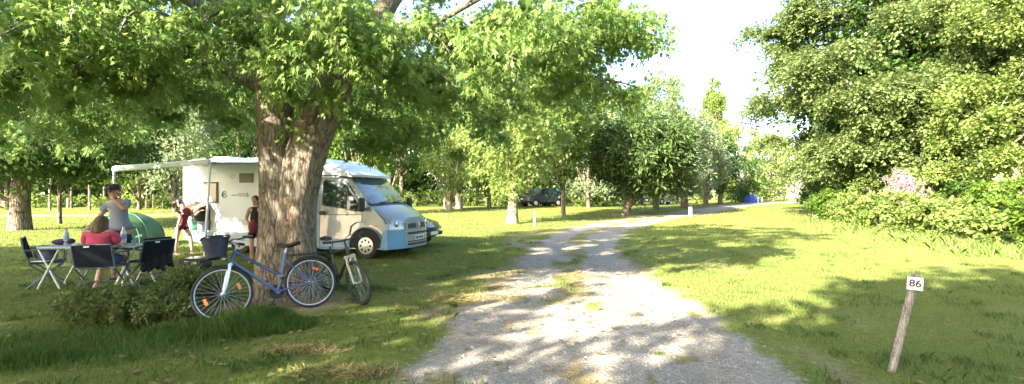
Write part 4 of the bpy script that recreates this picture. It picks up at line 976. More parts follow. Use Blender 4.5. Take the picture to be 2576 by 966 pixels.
for (x, y, z), dx in ((a0,-.18),(a1,0)):
    p = MB(); p.box((x+dx/2, y, (z)/2), (.038,.038,math.hypot(z-.05,dx)), Matrix.Rotation(math.atan2(-dx, z), 3, 'Y')); p.box((x+dx, y, .02), (.10,.10,.03)); p.build('awning_pole', M_white, aw)
# --- black estate car behind the motorhome
def car(name, label, loc, yaw, paint, kind='estate', s=1.0, group=None, simple=False):
    c = empty(name, loc, yaw, label, 'car', group); c.scale = (s,s,s); w = 1.78 if kind != 'van' else 1.9
    if kind == 'estate': pr_ = [(-2.1,.30),(2.0,.24),(2.16,.36),(2.18,.58),(2.08,.72),(1.25,.92),(.95,.98),(.25,1.40),(-.2,1.46),(-1.5,1.42),(-1.95,1.1),(-2.12,.95),(-2.16,.5)]
    elif kind == 'van': pr_ = [(-2.1,.30),(2.0,.28),(2.16,.40),(2.16,.72),(2.02,.92),(1.35,1.08),(.75,1.72),(.5,1.80),(-1.95,1.82),(-2.10,1.5),(-2.14,.6)]
    else: pr_ = [(-2.1,.42),(2.0,.40),(2.18,.52),(2.18,.85),(2.08,1.0),(1.1,1.12),(.55,1.62),(.3,1.70),(-1.75,1.70),(-2.05,1.2),(-2.14,.7)]
    zb = .95 if kind == 'estate' else 1.1; m = MB(); vs = []; Sx = [-1,-.9,-.5,0,.5,.9,1]
    for x, z in pr_:
        for q in Sx:
            hw = w/2-(max(0, z-zb)*.28); fx = .22*abs(q)**2.5*(1 if abs(x) > 1.9 else .35)*(1 if x > 0 else -1); vs.append((x-fx, q*hw, z+.02*(1-q*q)))
    n = len(Sx); k = len(pr_); fs = [(i*n+j, i*n+j+1, ((i+1) % k)*n+j+1, ((i+1) % k)*n+j) for i in range(k) for j in range(n-1)]
    fs += [tuple(i*n for i in range(k)), tuple(i*n+n-1 for i in range(k))[::-1]]; m.add(vs, fs); m.build('body', paint, c, 32)
    ztop = max(z for x, z in pr_)-.10; 
    xs = {'estate': (.82,.22,-1.5,-1.75), 'van': (1.15,.62,-1.7,-1.85), 'suv': (.9,.42,-1.6,-1.8)}[kind]
    for q in (-1, 1):
        g_ = MB(); P = [(xs[0], zb+.03), (xs[1], ztop), (xs[2], ztop), (xs[3], zb+.03)]; vs = [(x, q*(w/2-max(0, z-zb)*.28+.004), z) for x, z in P]+[(x, q*(w/2-max(0, z-zb)*.28-.02), z) for x, z in P]
        g_.add(vs, [(0,1,2,3),(7,6,5,4),(0,4,5,1),(1,5,6,2),(2,6,7,3),(3,7,4,0)]); g_.build('side_window', M_glass, c, 0)
    i0 = [i for i, p in enumerate(pr_) if p[0] > 0 and p[1] > zb-.01][0]
    a_, b_2 = (xs[0]+.10, zb+.04), (xs[1]+.05, ztop+.04); g_ = MB()
    nr = Vector((b_2[1]-a_[1], 0, a_[0]-b_2[0])).normalized()*.02
    P = [Vector((a_[0]-.02, -w/2*.86, a_[1])), Vector((a_[0]-.02, w/2*.86, a_[1])), Vector((b_2[0]-.0, w/2*.76, b_2[1])), Vector((b_2[0]-.0, -w/2*.76, b_2[1]))]
    g_.add([p+nr for p in P]+[p-nr*.5 for p in P], [(0,1,2,3),(7,6,5,4),(0,4,5,1),(1,5,6,2),(2,6,7,3),(3,7,4,0)]); g_.build('windscreen', M_screen, c, 0)
    zh = pr_[3][1]; m = MB(); m.box((2.08,0,zh-.02), (.14,.75,.13), bev=.02); m.build('grille', M_black, c)
    m = MB(); m.box((2.13,0,.40), (.12,1.2,.12), bev=.02); m.build('lower_intake', M_black, c)
    m = MB(); m.box((2.19,0,zh-.16), (.02,.50,.10)); m.build('number_plate', M_plate, c)
    for q in (-1, 1):
        m = MB(); m.ell((1.98, q*.66, zh-.02), (.14,.16,.06)); m.build('headlight', M_lens, c)
        m = MB(); m.box((.72 if kind == 'estate' else .95, q*(w/2+.08), zb+.08), (.12,.16,.12), bev=.03); m.build('wing_mirror', paint, c)
        m = MB(); m.box((-2.08, q*.74, zb-.1), (.08,.14,.26), bev=.02); m.build('tail_light', pm('tail_red', (.5,.02,.02), .3) if 'tail_red' not in bpy.data.materials else bpy.data.materials['tail_red'], c)
        for x in (1.32, -1.30):
            m = MB(); m.lathe([(.19,-.09),(.29,-.10),(.315,-.07),(.315,.07),(.29,.10),(.19,.09)], (x, q*(w/2-.08), .315), 24, 'y'); t = m.build('wheel', M_tyre, c, 30)
            m = MB(); m.lathe([(.0,q*.04),(.17,q*.03),(.2,0)], (x, q*(w/2+.01), .315), 20, 'y'); m.build('rim', M_rim, t, 30)
            m = MB(); m.lathe([(0,q*.0),(.37,q*.0),(.37,q*-.02),(0,-q*.02)], (x, q*(w/2-.0), .34), 22, 'y'); m.build('wheel_arch', M_dark, c, 30)
    return c
M_carb = pm('black_car_paint', (.012,.014,.02), .25, coat=1)
p = W(1068, 604, 17.3)
bx = -2.2; by = 15.6
car('parked_car', 'black car parked beyond the nose of the motorhome', (-4.50, 15.6, g1(-4.3,15.6)), math.radians(-17), M_carb, 'estate')
p = GP(1362, 519); car('parked_car', 'dark four wheel drive vehicle parked at the far side of the field', (p.x, p.y, p.z), math.radians(215), pm('navy_paint', (.02,.025,.045), .3, coat=.8), 'suv', 1.1)
p = at(1628, 58); car('parked_car', 'grey van half hidden under the round dark tree', p, math.radians(250), pm('grey_paint', (.3,.33,.38), .35, coat=.6), 'van')
p = at(1673, 58); car('parked_car', 'pale blue grey car parked under the far trees', p, math.radians(205), pm('lavender_paint', (.36,.38,.52), .35, coat=.6), 'van')
# --- blue tent with white posts at the end of the track
p = at(1893, 58); t = empty('blue_tent', p, .2, 'blue awning tent on white posts beside the end of the track', 'tent'); t.scale = (.62,.62,.62)
m = MB(); m.add([(-1.2,-.8,0),(-1.2,.8,0),(-1.1,-.8,1.5),(-1.1,.8,1.5),(.2,-.8,1.3),(.2,.8,1.3),(1.3,-.8,0),(1.3,.8,0)], [(0,1,3,2),(2,3,5,4),(4,5,7,6),(0,2,4,6),(1,7,5,3),(0,6,7,1)]); m.build('canopy', pm('blue_canvas', (.03,.06,.28), .7, var=.2, scale=2), t, 0)
for x in (.45, 1.35): m = MB(); m.box((x,-.95,.5), (.22 if x < 1 else .07,.05,1.0)); m.build('post', M_white, t)
m = MB(); m.tube([(-1.1,-.8,1.5),(-.9,-.85,1.9)], .03, 5); m.build('ridge_pole', M_white, t)
p = at(1925, 60); t = empty('bench', p, .05, 'long low dark bench right of the blue tent', 'bench'); m = MB(); m.box((0,0,.45), (2.2,.4,.07)); m.build('seat', pm('dark_wood', (.10,.09,.07), .8), t)
for x in (-.9,.9): m = MB(); m.box((x,0,.2), (.08,.35,.42)); m.build('leg', bpy.data.materials['dark_wood'], t)
# ================================================================== BICYCLES
M_bblue = pm('bike_blue', (.07,.12,.27), .3, metal=.2, coat=.7)
M_bsil = pm('bike_silver', (.45,.5,.62), .3, metal=.5)
M_alu = pm('aluminium', (.45,.46,.47), .35, metal=.8)
M_orange = pm('orange_reflector', (.85,.20,.03), .3, coat=.5)
M_bag = pm('basket_fabric', (.02,.026,.05), .8, var=.3, scale=10, bump=.3)
M_saddle = pm('saddle_vinyl', (.012,.012,.013), .5)
def bwheel(par, x, r, refl, spokes=32, fat=.018, mt=None, name='wheel'):
    m = MB(); c = Vector((x,0,r)); m.tube([c+Vector((math.cos(a), 0, math.sin(a)))*(r-fat) for a in np.arange(44)/44*2*PI], fat, 8, closed=True); w_ = m.build(name, M_tyre, par, 60)
    m = MB(); rr = r-fat*2-.006; vs = []; fs = []; n = 44
    for k in range(n):
        a = 2*PI*k/n; e = Vector((math.cos(a),0,math.sin(a)))
        for (dr, dy) in ((.008,-.010),(.008,.010),(-.006,.008),(-.006,-.008)): vs.append(c+e*(rr+dr)+Vector((0,dy,0)))
    for k in range(n):
        for j in range(4): fs.append((k*4+j, k*4+(j+1) % 4, ((k+1) % n)*4+(j+1) % 4, ((k+1) % n)*4+j))
    m.add(vs, fs); m.build('rim', mt or M_alu, w_, 30)
    m = MB()
    for k in range(spokes):
        a = 2*PI*k/spokes; b = a+(.45 if k % 2 else -.45); sy = .03 if k % 4 < 2 else -.03
        m.tube([c+Vector((math.cos(b)*.024, sy, math.sin(b)*.024)), c+Vector((math.cos(a), 0, math.sin(a)))*(rr-.005)], .0017, 4, cap=False)
    m.build('spokes', M_alu, w_, 60)
    m = MB(); m.lathe([(.012,-.045),(.026,-.036),(.026,-.028),(.014,-.022),(.014,.022),(.026,.028),(.026,.036),(.012,.045)], c, 14, 'y'); m.build('hub', M_alu, w_)
    for a, rd in refl:
        q = c+Vector((math.cos(a)*rd, 0, math.sin(a)*rd)); m = MB(); R = Matrix.Rotation(-a, 3, 'Y'); m.box(q, (.038,.014,.085), R, .006); m.build('reflector', M_orange, w_)
    return w_
def guard(par, x, r, a0, a1, mat, w_=.05):
    m = MB(); vs = []; n = 18
    for i in range(n+1):
        a = a0+(a1-a0)*i/n; e = Vector((math.cos(a),0,math.sin(a))); c = Vector((x,0,r))
        for dy, dr in ((-w_/2,-.006),(-w_/4,.004),(0,.008),(w_/4,.004),(w_/2,-.006)): vs.append(c+e*(r+.014+dr)+Vector((0,dy,0)))
    fs = [(i*5+j, (i+1)*5+j, (i+1)*5+j+1, i*5+j+1) for i in range(n) for j in range(4)]; b0 = len(vs); vs += [v+Vector((0,0,.003)) for v in vs]; fs += [tuple(b0+q for q in f)[::-1] for f in fs]
    m.add(vs, fs); m.build('mudguard', mat, par, 60)
def place_bike(o, A, B, lean):
    """A,B: ground points of front and rear wheels"""
    A, B = Vector(A), Vector(B); mid = (A+B)/2; dx = (A-B); yaw = math.atan2(dx.y, dx.x); pit = math.atan2(dx.z, dx.to_2d().length)
    o.matrix_world = Matrix.Translation(mid) @ Matrix.Rotation(yaw, 4, 'Z') @ Matrix.Rotation(-pit, 4, 'Y') @ Matrix.Rotation(lean, 4, 'X')
bk = empty('bicycle', (0,0,0), 0, 'blue step-through bicycle with silver fork and front basket leaning on the maple trunk', 'bicycle')
bwheel(bk, .53, .345, ((2.75,.20),(-.35,.20)), 32, .018, name='wheel'); bwheel(bk, -.53, .345, ((2.0,.20),), 32, .018)
m = MB(); H0, H1 = Vector((.425,0,.70)), Vector((.36,0,.885))
m.tube([H0, H1], .021, 10)
def bez(*p, n=14):
    P = [Vector(q) for q in p]; out = []
    for i in range(n+1):
        t = i/n; Q = P[:]
        while len(Q) > 1: Q = [Q[k].lerp(Q[k+1], t) for k in range(len(Q)-1)]
        out.append(Q[0])
    return out
BBp = Vector((-.10,0,.285)); ST = Vector((-.235,0,.79))
m.tube(bez((.37,0,.86),(.12,0,.72),(-.02,0,.52),(-.165,0,.525)), .019, 9)
m.tube([Vector((.41,0,.745)), BBp], .021, 9); m.tube([BBp, ST], .017, 9)
m.build('frame', M_bblue, bk)
m = MB(); 
for s in (-1,1): m.tube([BBp+Vector((0,s*.03,0)), Vector((-.53,s*.055,.345))], .010, 6); m.tube([BBp.lerp(ST,.82)+Vector((0,s*.015,0)), Vector((-.53,s*.055,.345))], .008, 6)
m.lathe([(.034,-.035),(.034,.035)], BBp, 12, 'y'); m.build('rear_stays', M_bblue, bk)
m = MB()
for s in (-1,1): m.tube([Vector((.432,s*.045,.70)), Vector((.47,s*.052,.55)), Vector((.50,s*.052,.43)), Vector((.53,s*.05,.345))], [.017,.022,.020,.011], 8)
m.box((.43,0,.70), (.05,.13,.045), Matrix.Rotation(.3,3,'Y'), .01); m.build('fork', pm('fork_silver', (.60,.70,.82), .3, metal=.5), bk)
m = MB(); m.tube([H1, Vector((.345,0,.95)), Vector((.40,0,1.0))], .014, 8); m.tube(bez((.22,-.31,1.0),(.34,-.22,1.02),(.42,-.12,1.01),(.42,0,1.0))+bez((.42,0,1.0),(.42,.12,1.01),(.34,.22,1.02),(.22,.31,1.0))[1:], .0125, 8); hbp = m.build('handlebar', M_alu, bk)
for s in (-1,1): m = MB(); m.tube([Vector((.20,s*.32,1.0)), Vector((.30,s*.255,1.01))], .019, 8); m.build('grip', M_black, hbp)
for s in (-1,1): m = MB(); m.tube([Vector((.30,s*.24,1.0)), Vector((.36,s*.20,.99)), Vector((.30,s*.30,.965))], .007, 5); m.build('brake_lever', M_black, hbp)
m = MB()
for s in (-1,1): m.tube(bez((.34,s*.2,1.0),(.5,s*.15,1.02),(.5,s*.04,.86),(.44,s*.02,.72)), .004, 5)
m.tube(bez((.40,.05,.95),(.3,.03,.8),(.1,.03,.68),(-.16,.03,.51)), .0035, 5); m.build('cables', M_black, bk)
m = MB(); m.tube([ST, Vector((-.27,0,.90))], .013, 8); m.build('seat_post', M_alu, bk)
m = MB(); vs = []; fs = []; n = 12
for i in range(n+1):
    f = i/n; x = -.43+.29*f; hw = .085*(1-f)**.8*(.75+.6*min(1, f*5)*(1-f))+.014; zt = .93+.012*math.cos(f*PI*2)-.012*f
    for q in (-1,-.7,0,.7,1): vs.append((x, q*hw, zt-.035*abs(q)**2))
    vs += [(x, .8*hw, zt-.055), (x, -.8*hw, zt-.055)]
for i in range(n):
    for j in range(7): fs.append((i*7+j, i*7+(j+1) % 7, (i+1)*7+(j+1) % 7, (i+1)*7+j))
fs += [tuple(range(7)), tuple(n*7+j for j in range(6,-1,-1))]; m.add(vs, fs); m.build('saddle', M_saddle, bk, 60)
m = MB(); m.lathe([(.075,-.004),(.095,-.004),(.095,.004),(.075,.004)], (BBp.x,-.05,BBp.z), 26, 'y'); m.lathe([(.0,-.004),(.03,-.004),(.03,.004)], (BBp.x,-.05,BBp.z), 12, 'y')
for k in range(5): a = k*2*PI/5; m.tube([(BBp.x,-.05,BBp.z),(BBp.x+.085*math.cos(a),-.05,BBp.z+.085*math.sin(a))], .007, 5)
ck = m.build('chainring', M_black, bk)
m = MB(); m.tube([(BBp.x,-.07,BBp.z),(BBp.x+.06,-.08,BBp.z-.155)], .010, 6); m.box((BBp.x+.06,-.13,BBp.z-.16), (.09,.09,.022), bev=.006); m.tube([(BBp.x,.07,BBp.z),(BBp.x-.06,.08,BBp.z+.155)], .010, 6); m.box((BBp.x-.06,.13,BBp.z+.16), (.09,.09,.022), bev=.006); m.build('pedals', M_black, bk)
m = MB(); m.tube([(BBp.x,-.05,BBp.z+.09),(-.53,-.05,.385)], .004, 5); m.tube([(BBp.x,-.05,BBp.z-.09),(-.50,-.05,.25),(-.53,-.05,.30)], .004, 5); m.lathe([(0,-.02),(.045,-.02),(.035,.015),(0,.015)], (-.53,-.05,.345), 16, 'y'); m.build('chain', M_black, bk)
guard(bk, -.53, .345, .55, 2.7, M_black); guard(bk, .53, .345, 1.3, 2.9, M_black)
m = MB()
for s in (-1,1): m.tube([(-.26,s*.06,.75),(-.45,s*.06,.745),(-.82,s*.06,.74)], .006, 5); m.tube([(-.53,s*.065,.36),(-.66,s*.06,.74)], .005, 5)
m.tube([(-.82,-.06,.74),(-.82,.06,.74)], .006, 5); m.build('rear_rack', M_black, bk)
# front basket: woven tapered tub with crumpled cover
m = MB(); vs = []; fs = []; n = 24; K_ = 7
for i in range(K_):
    f = i/(K_-1); z = .80+.26*f
    for k in range(n):
        a = 2*PI*k/n; ca, sa = math.cos(a), math.sin(a); e = 4; rr_ = (abs(ca)**e+abs(sa)**e)**(-1/e); wob = 1+.04*math.sin(7*a+f*9)
        vs.append((.57+ca*rr_*(.10+.05*f)*wob, sa*rr_*(.13+.05*f)*wob, z+.015*math.sin(5*a)*f))
for i in range(K_-1):
    for k in range(n): fs.append((i*n+k, i*n+(k+1) % n, (i+1)*n+(k+1) % n, (i+1)*n+k))
fs.append(tuple(range(n-1,-1,-1))); ci = len(vs); vs.append((.57,0,1.03)); fs += [((K_-1)*n+k, (K_-1)*n+(k+1) % n, ci) for k in range(n)]
m.add(vs, fs); bs_ = m.build('basket', M_bag, bk, 60)
m = MB(); m.tube([(.57+.155*math.cos(a)*(abs(math.cos(a))**4+abs(math.sin(a))**4)**-.25, .185*math.sin(a)*(abs(math.cos(a))**4+abs(math.sin(a))**4)**-.25, 1.06) for a in np.arange(24)/24*2*PI], .009, 6, closed=True); m.build('basket_rim', M_black, bs_)
m = MB(); m.box((.50,0,.82), (.07,.09,.10), bev=.02); m.build('front_lamp', M_chrome, bk)
fa = Vector((-3.57, 6.0)); ra = Vector((-2.74, 6.66))
place_bike(bk, (fa.x, fa.y, g1(*fa)+.0), (ra.x, ra.y, g1(*ra)+.0), math.radians(14))
# ---- second, dark bicycle on the far side of the trunk
b2 = empty('bicycle', (0,0,0), 0, 'dark mountain bicycle leaning against the right side of the maple trunk', 'bicycle')
M_dk = pm('bike_dark', (.03,.04,.035), .4, metal=.3)
bwheel(b2, .50, .33, (), 28, .024, M_dk); bwheel(b2, -.50, .33, (), 28, .024, M_dk)
m = MB(); B2 = Vector((-.06,0,.29)); m.tube([(.37,0,.70),(.32,0,.84)], .021, 9); m.tube([(.33,0,.81),(-.17,0,.68)], .019, 9); m.tube([(.365,0,.72),B2], .023, 9); m.tube([B2,(-.20,0,.78)], .017, 9)
for s in (-1,1): m.tube([B2+Vector((0,s*.03,0)),(-.50,s*.055,.33)], .010, 6); m.tube([(-.17,s*.015,.68),(-.50,s*.055,.33)], .009, 6)
m.build('frame', M_dk, b2); m = MB()
for s in (-1,1): m.tube([(.385,s*.06,.70),(.42,s*.065,.58),(.50,s*.06,.33)], [.017,.021,.014], 8)
m.box((.38,0,.70), (.05,.17,.05), bev=.01); m.tube([(.40,-.06,.60),(.41,0,.68),(.40,.06,.60)], .013, 6); m.build('fork', pm('fork_pale', (.42,.42,.34), .4, metal=.4), b2)
m = MB(); m.tube([(.32,0,.84),(.30,0,.92),(.36,0,.95)], .014, 8); m.tube([(.30,-.30,.97),(.36,-.10,.95),(.36,.10,.95),(.30,.30,.97)], .012, 8); hb2 = m.build('handlebar', M_black, b2)
for s in (-1,1): m = MB(); m.tube([(.28,s*.31,.975),(.33,s*.21,.96)], .018, 8); m.build('grip', M_black, hb2); m = MB(); m.tube([(.34,s*.2,.95),(.42,s*.24,.92)], .007, 5); m.build('brake_lever', M_black, hb2)
m = MB(); m.tube([(-.20,0,.78),(-.235,0,.88)], .013, 8); m.build('seat_post', M_alu, b2)
m = MB(); m.ell((-.26,0,.895), (.13,.065,.03)); m.ell((-.32,0,.89), (.07,.075,.035)); m.build('saddle', M_saddle, b2)
m = MB(); m.lathe([(.06,-.005),(.09,-.005),(.09,.005),(.06,.005)], (B2.x,-.05,B2.z), 22, 'y'); m.tube([(B2.x,-.07,B2.z),(B2.x+.16,-.08,B2.z-.03)], .010, 6); m.box((B2.x+.16,-.12,B2.z-.03), (.09,.08,.022)); m.build('crank', M_black, b2)
m = MB(); m.tube([(.32,-.05,.93),(.5,-.08,.85),(.44,-.05,.62)], .004, 5); m.tube([(.32,.05,.93),(.48,.04,.9),(.36,.02,.75)], .004, 5); m.build('cables', M_black, b2)
place_bike(b2, (-2.17,6.95,g1(-2.17,6.95)), (-2.90,7.63,g1(-2.9,7.63)), math.radians(11))
# ================================================================== CAMPING THINGS
M_cf = pm('chair_frame', (.10,.14,.19), .4, metal=.3)
M_cm = pm('chair_mesh', (.016,.019,.03), .95, spec=.1, bump=.3, bscale=150)
M_cs = pm('chair_seat', (.05,.07,.12), .8)
M_tt = pm('table_top', (.42,.47,.55), .35, var=.06, scale=5)
M_tl = pm('table_leg', (.62,.70,.70), .35, metal=.4)
def camp_chair(label, loc, yaw, w=.58, bt=.90):
    """folding director's chair; local +y is the way the sitter faces"""
    c = empty('camping_chair', loc, yaw, label, 'chair', None); h = w/2
    m = MB(); 
    for s in (-1,1): m.tube([(s*h,-.20,.42),(s*h,-.27,.64),(s*h,-.31,bt)], .013, 8)
    m.tube([(-h,-.31,bt),(h,-.31,bt)], .012, 8); m.build('back_frame', M_cf, c)
    m = MB(); vs = []; n = 8
    for i in range(n+1):
        x = -h+w*i/n; b = .035*math.sin(PI*i/n)
        for z in (bt,bt-.09,bt-.18,bt-.27,bt-.36): y = -.31+(bt-z)*.27; vs.append((x, y-b*(1 if z < bt else .3), z))
    fs = [(i*5+j, (i+1)*5+j, (i+1)*5+j+1, i*5+j+1) for i in range(n) for j in range(4)]; b0 = len(vs); vs += [(x,y+.008,z) for x,y,z in vs]; fs += [tuple(b0+q for q in f)[::-1] for f in fs]
    m.add(vs, fs); m.build('backrest', M_cm, c, 60)
    m = MB(); m.box((0,0,.43), (w-.03,.44,.022), bev=.01); m.build('seat', M_cs, c)
    for s in (-1,1): 
        m = MB(); m.tube([(s*h,.22,.43),(s*h,.22,.64)], .012, 6); m.box((s*h,-.02,.655), (.05,.50,.028), bev=.01); m.build('armrest', M_cf, c)
    for s in (-1,1):
        for q in (-1,1): m = MB(); m.tube([(s*h,.22*q,.42),(s*h,-.24*q,.012)], .013, 8); m.build('leg', M_cf, c)
    m = MB(); 
    for q in (-1,1): m.tube([(-h,.235*q,.012),(h,.235*q,.012)], .012, 6); m.tube([(-h,.2*q,.40),(h,.2*q,.40)], .010, 6)
    m.tube([(-h,-.22,.21),(h,-.22,.21)], .009, 6); m.build('stretcher', M_cf, c)
    m = MB(); m.box((.08-w*.25,-.335,bt-.028), (.075,.006,.028)); m.build('care_label', M_white, c)
    return c
TY = 8.45; TX = -7.22
def camp_table(loc, yaw, Lx=1.5, Ly=.72):
    t = empty('camping_table', loc, yaw, 'long folding camping table with crossed metal legs, set for a meal', 'table'); m = MB(); m.box((0,0,.70), (Lx,Ly,.03), bev=.008); m.build('tabletop', M_tt, t)
    m = MB(); m.box((0,0,.685), (Lx-.02,Ly-.02,.02)); m.build('rim', M_cf, t)
    for s in (-1,1):
        for q in (-1,1): m = MB(); x = s*(Lx/2-.16)+(.02 if q > 0 else -.02); m.tube([(x,-q*Ly*.43,.675),(x+.0,q*Ly*.43,.0)], .017, 8); m.build('leg', M_tl, t)
    m = MB(); m.tube([(-Lx/2+.16,0,.34),(Lx/2-.16,0,.34)], .012, 6); m.build('crossbar', M_tl, t); return t
tl = Vector((TX, TY, g1(TX, TY)))
# legs seen side-on: the cross faces the camera, so the table runs away in depth slightly
t = empty('camping_table', tl, .06, 'long folding camping table with crossed metal legs, set for a meal', 'table')
m = MB(); m.box((0,0,.70), (1.56,.62,.026), bev=.008); m.build('tabletop', M_tt, t); m = MB(); m.box((0,0,.682), (1.52,.58,.016)); m.build('rim', M_cf, t)
for s, x0 in ((-1,-.62),(1,.60)):
    for y in (-.26,.26):
        for q in (-1,1): m = MB(); m.tube([(x0-q*.17,y+.008*q,.672),(x0+q*.17,y+.008*q,.0)], .016, 8); m.build('leg', M_tl, t)
    for xq, zq in ((0,.336),(-.17,.66)): m = MB(); m.tube([(x0+xq,-.26,zq),(x0+xq,.26,zq)], .010, 6); m.build('crossbar', M_tl, t)
def onT(dx, dy): return (TX+dx, TY+dy, tl.z+.714)
def bottle(label, loc, h, mat, capm, r=.04):
    b = empty('water_bottle', loc, 0, label, 'bottle'); m = MB(); m.lathe([(r*.8,0),(r,.01),(r*.93,h*.2),(r,h*.3),(r*.93,h*.42),(r,h*.62),(r*.8,h*.76),(r*.33,h*.9),(r*.33,h*.94)], n=16); m.build('bottle_body', mat, b)
    m = MB(); m.lathe([(r*1.015,h*.36),(r*1.02,h*.37),(r*1.02,h*.60),(r*1.015,h*.61)], n=16); m.build('paper_label', pm('bottle_label', (.25,.38,.62), .5) if 'bottle_label' not in bpy.data.materials else bpy.data.materials['bottle_label'], b)
    m = MB(); m.lathe([(r*.4,h*.93),(r*.42,h*.94),(r*.40,h),(0,h)], n=12); m.build('cap', capm, b)
M_pet = pm('clear_plastic', (.62,.72,.72), .15, trans=.35, spec=.6); M_cap = pm('cap_green', (.2,.42,.38), .5)
bottle('clear plastic water bottle at the left end of the camping table', onT(-.60,.02), .285, M_pet, M_cap)
bottle('tall white water bottle on the right half of the camping table', onT(.42,.0), .31, pm('frosted_plastic', (.70,.72,.80), .25), M_white, .045)
b = empty('serving_bowl', onT(.18,.02), 0, 'pale bowl heaped with food on the camping table', 'bowl'); m = MB(); m.lathe([(.05,0),(.11,.03),(.14,.075),(.135,.08),(.1,.04),(0,.03)], n=20); m.build('bowl_body', pm('bowl_cream', (.62,.5,.36), .5), b)
m = MB(); 
for k in range(14): a = k*2.4; r_ = .09*math.sqrt(k/14); m.ell((r_*math.cos(a), r_*math.sin(a), .075+.02*(1-r_/.09)), (.03,.028,.024), n=7, m=5)
m.build('food', pm('food_orange', (.55,.25,.08), .6, var=.4, scale=20), b)
g_ = MB(); g_.lathe([(.028,0),(.034,.09),(.031,.09),(.026,.006),(0,.006)], n=14); o = g_.build('drinking_glass', pm('tumbler', (.6,.68,.75), .08, trans=.5)); o.location = onT(.62,-.03); tag(o, 'small drinking glass near the right end of the camping table', 'glass')
g_ = MB(); g_.lathe([(.03,0),(.037,.10),(.034,.10),(.028,.006),(0,.006)], n=14); o = g_.build('drinking_cup', pm('cup_green', (.25,.5,.4), .4)); o.location = onT(.08,-.12); tag(o, 'pale green cup beside the bowl of food', 'cup')
g_ = MB(); g_.ell((0,0,.05), (.16,.10,.055)); g_.ell((.10,.03,.06), (.09,.08,.05)); o = g_.build('folded_cloth', pm('dark_cloth', (.05,.04,.09), .9, var=.5, scale=12), smooth=180); o.location = onT(-.80,.05); o.location.x += .10; tag(o, 'dark folded cloth bag at the left end of the camping table', 'cloth bag')
# chairs
camp_chair('empty camping chair with a grey blue bag on its seat, left of the table', (-8.12, 8.45, g1(-8.22,8.45)), math.radians(-50), .54, .86)
camp_chair('camping chair the woman in the red shirt sits in', (-6.74, 7.95, g1(-6.95,7.9)), math.radians(14), .54, .80)
camp_chair('camping chair with a dark jacket over it at the right of the table', (-6.50, 8.62, g1(-6.5,8.65)), math.radians(70), .54, .80)
g_ = MB(); g_.ell((0,0,.14), (.21,.15,.14)); g_.ell((.08,.05,.10), (.18,.14,.10)); o = g_.build('shoulder_bag', pm('bag_greyblue', (.16,.19,.30), .8, var=.2, scale=6, bump=.4, bscale=12), smooth=180); o.location = (-8.12,8.40,g1(-8.24,8.4)+.445); o.rotation_euler = (0,0,-1.0); tag(o, 'grey blue bag lying on the seat of the left camping chair', 'bag')
g_ = MB(); g_.box((0,0,0), (.26,.16,.02), bev=.006); o = g_.build('white_paper', M_white); o.location = (-7.98,8.2,g1(-8,8.2)+.47); tag(o, 'white folded paper on the edge of the left chair seat', 'paper')
# jacket draped over the right chair: sheet of folds hanging
def drape(name, label, cat, loc, yaw, w, h, mat, seed, top=.92, thick=.03):
    r = np.random.default_rng(seed); m = MB(); nx, nz = 14, 12; vs = []
    for sgn in (1,-1):
        for i in range(nx+1):
            for j in range(nz+1):
                x = -w/2+w*i/nx; z = top-h*j/nz*(1+.10*math.sin(i*.9)); y = (.05+.10*j/nz)*sgn*.5+.03*math.sin(i*1.3+sgn)*j/nz+.012*math.sin(j*2+i); vs.append((x*(1-.12*math.sin(j/nz*PI)), y, z))
    fs = []; q = (nx+1)*(nz+1)
    for s in (0,q):
        for i in range(nx):
            for j in range(nz): f = (s+i*(nz+1)+j, s+(i+1)*(nz+1)+j, s+(i+1)*(nz+1)+j+1, s+i*(nz+1)+j+1); fs.append(f if s else f[::-1])
    for i in range(nx): fs.append((i*(nz+1), (i+1)*(nz+1), q+(i+1)*(nz+1), q+i*(nz+1)))
    for j in range(nz): fs.append((j, j+1, q+j+1, q+j)); a = nx*(nz+1)+j; fs.append((a, a+1, q+a+1, q+a))
    m.add(vs, fs); o = m.build(name, mat, None, 180); o.location = loc; o.rotation_euler = (0,0,yaw); return tag(o, label, cat)
drape('jacket', 'black jacket draped over the right hand camping chair', 'jacket', (-6.30,8.58,g1(-6.3,8.6)), math.radians(66), .46, .55, pm('jacket_black', (.016,.015,.02), .9, var=.5, scale=7), 5, .84)
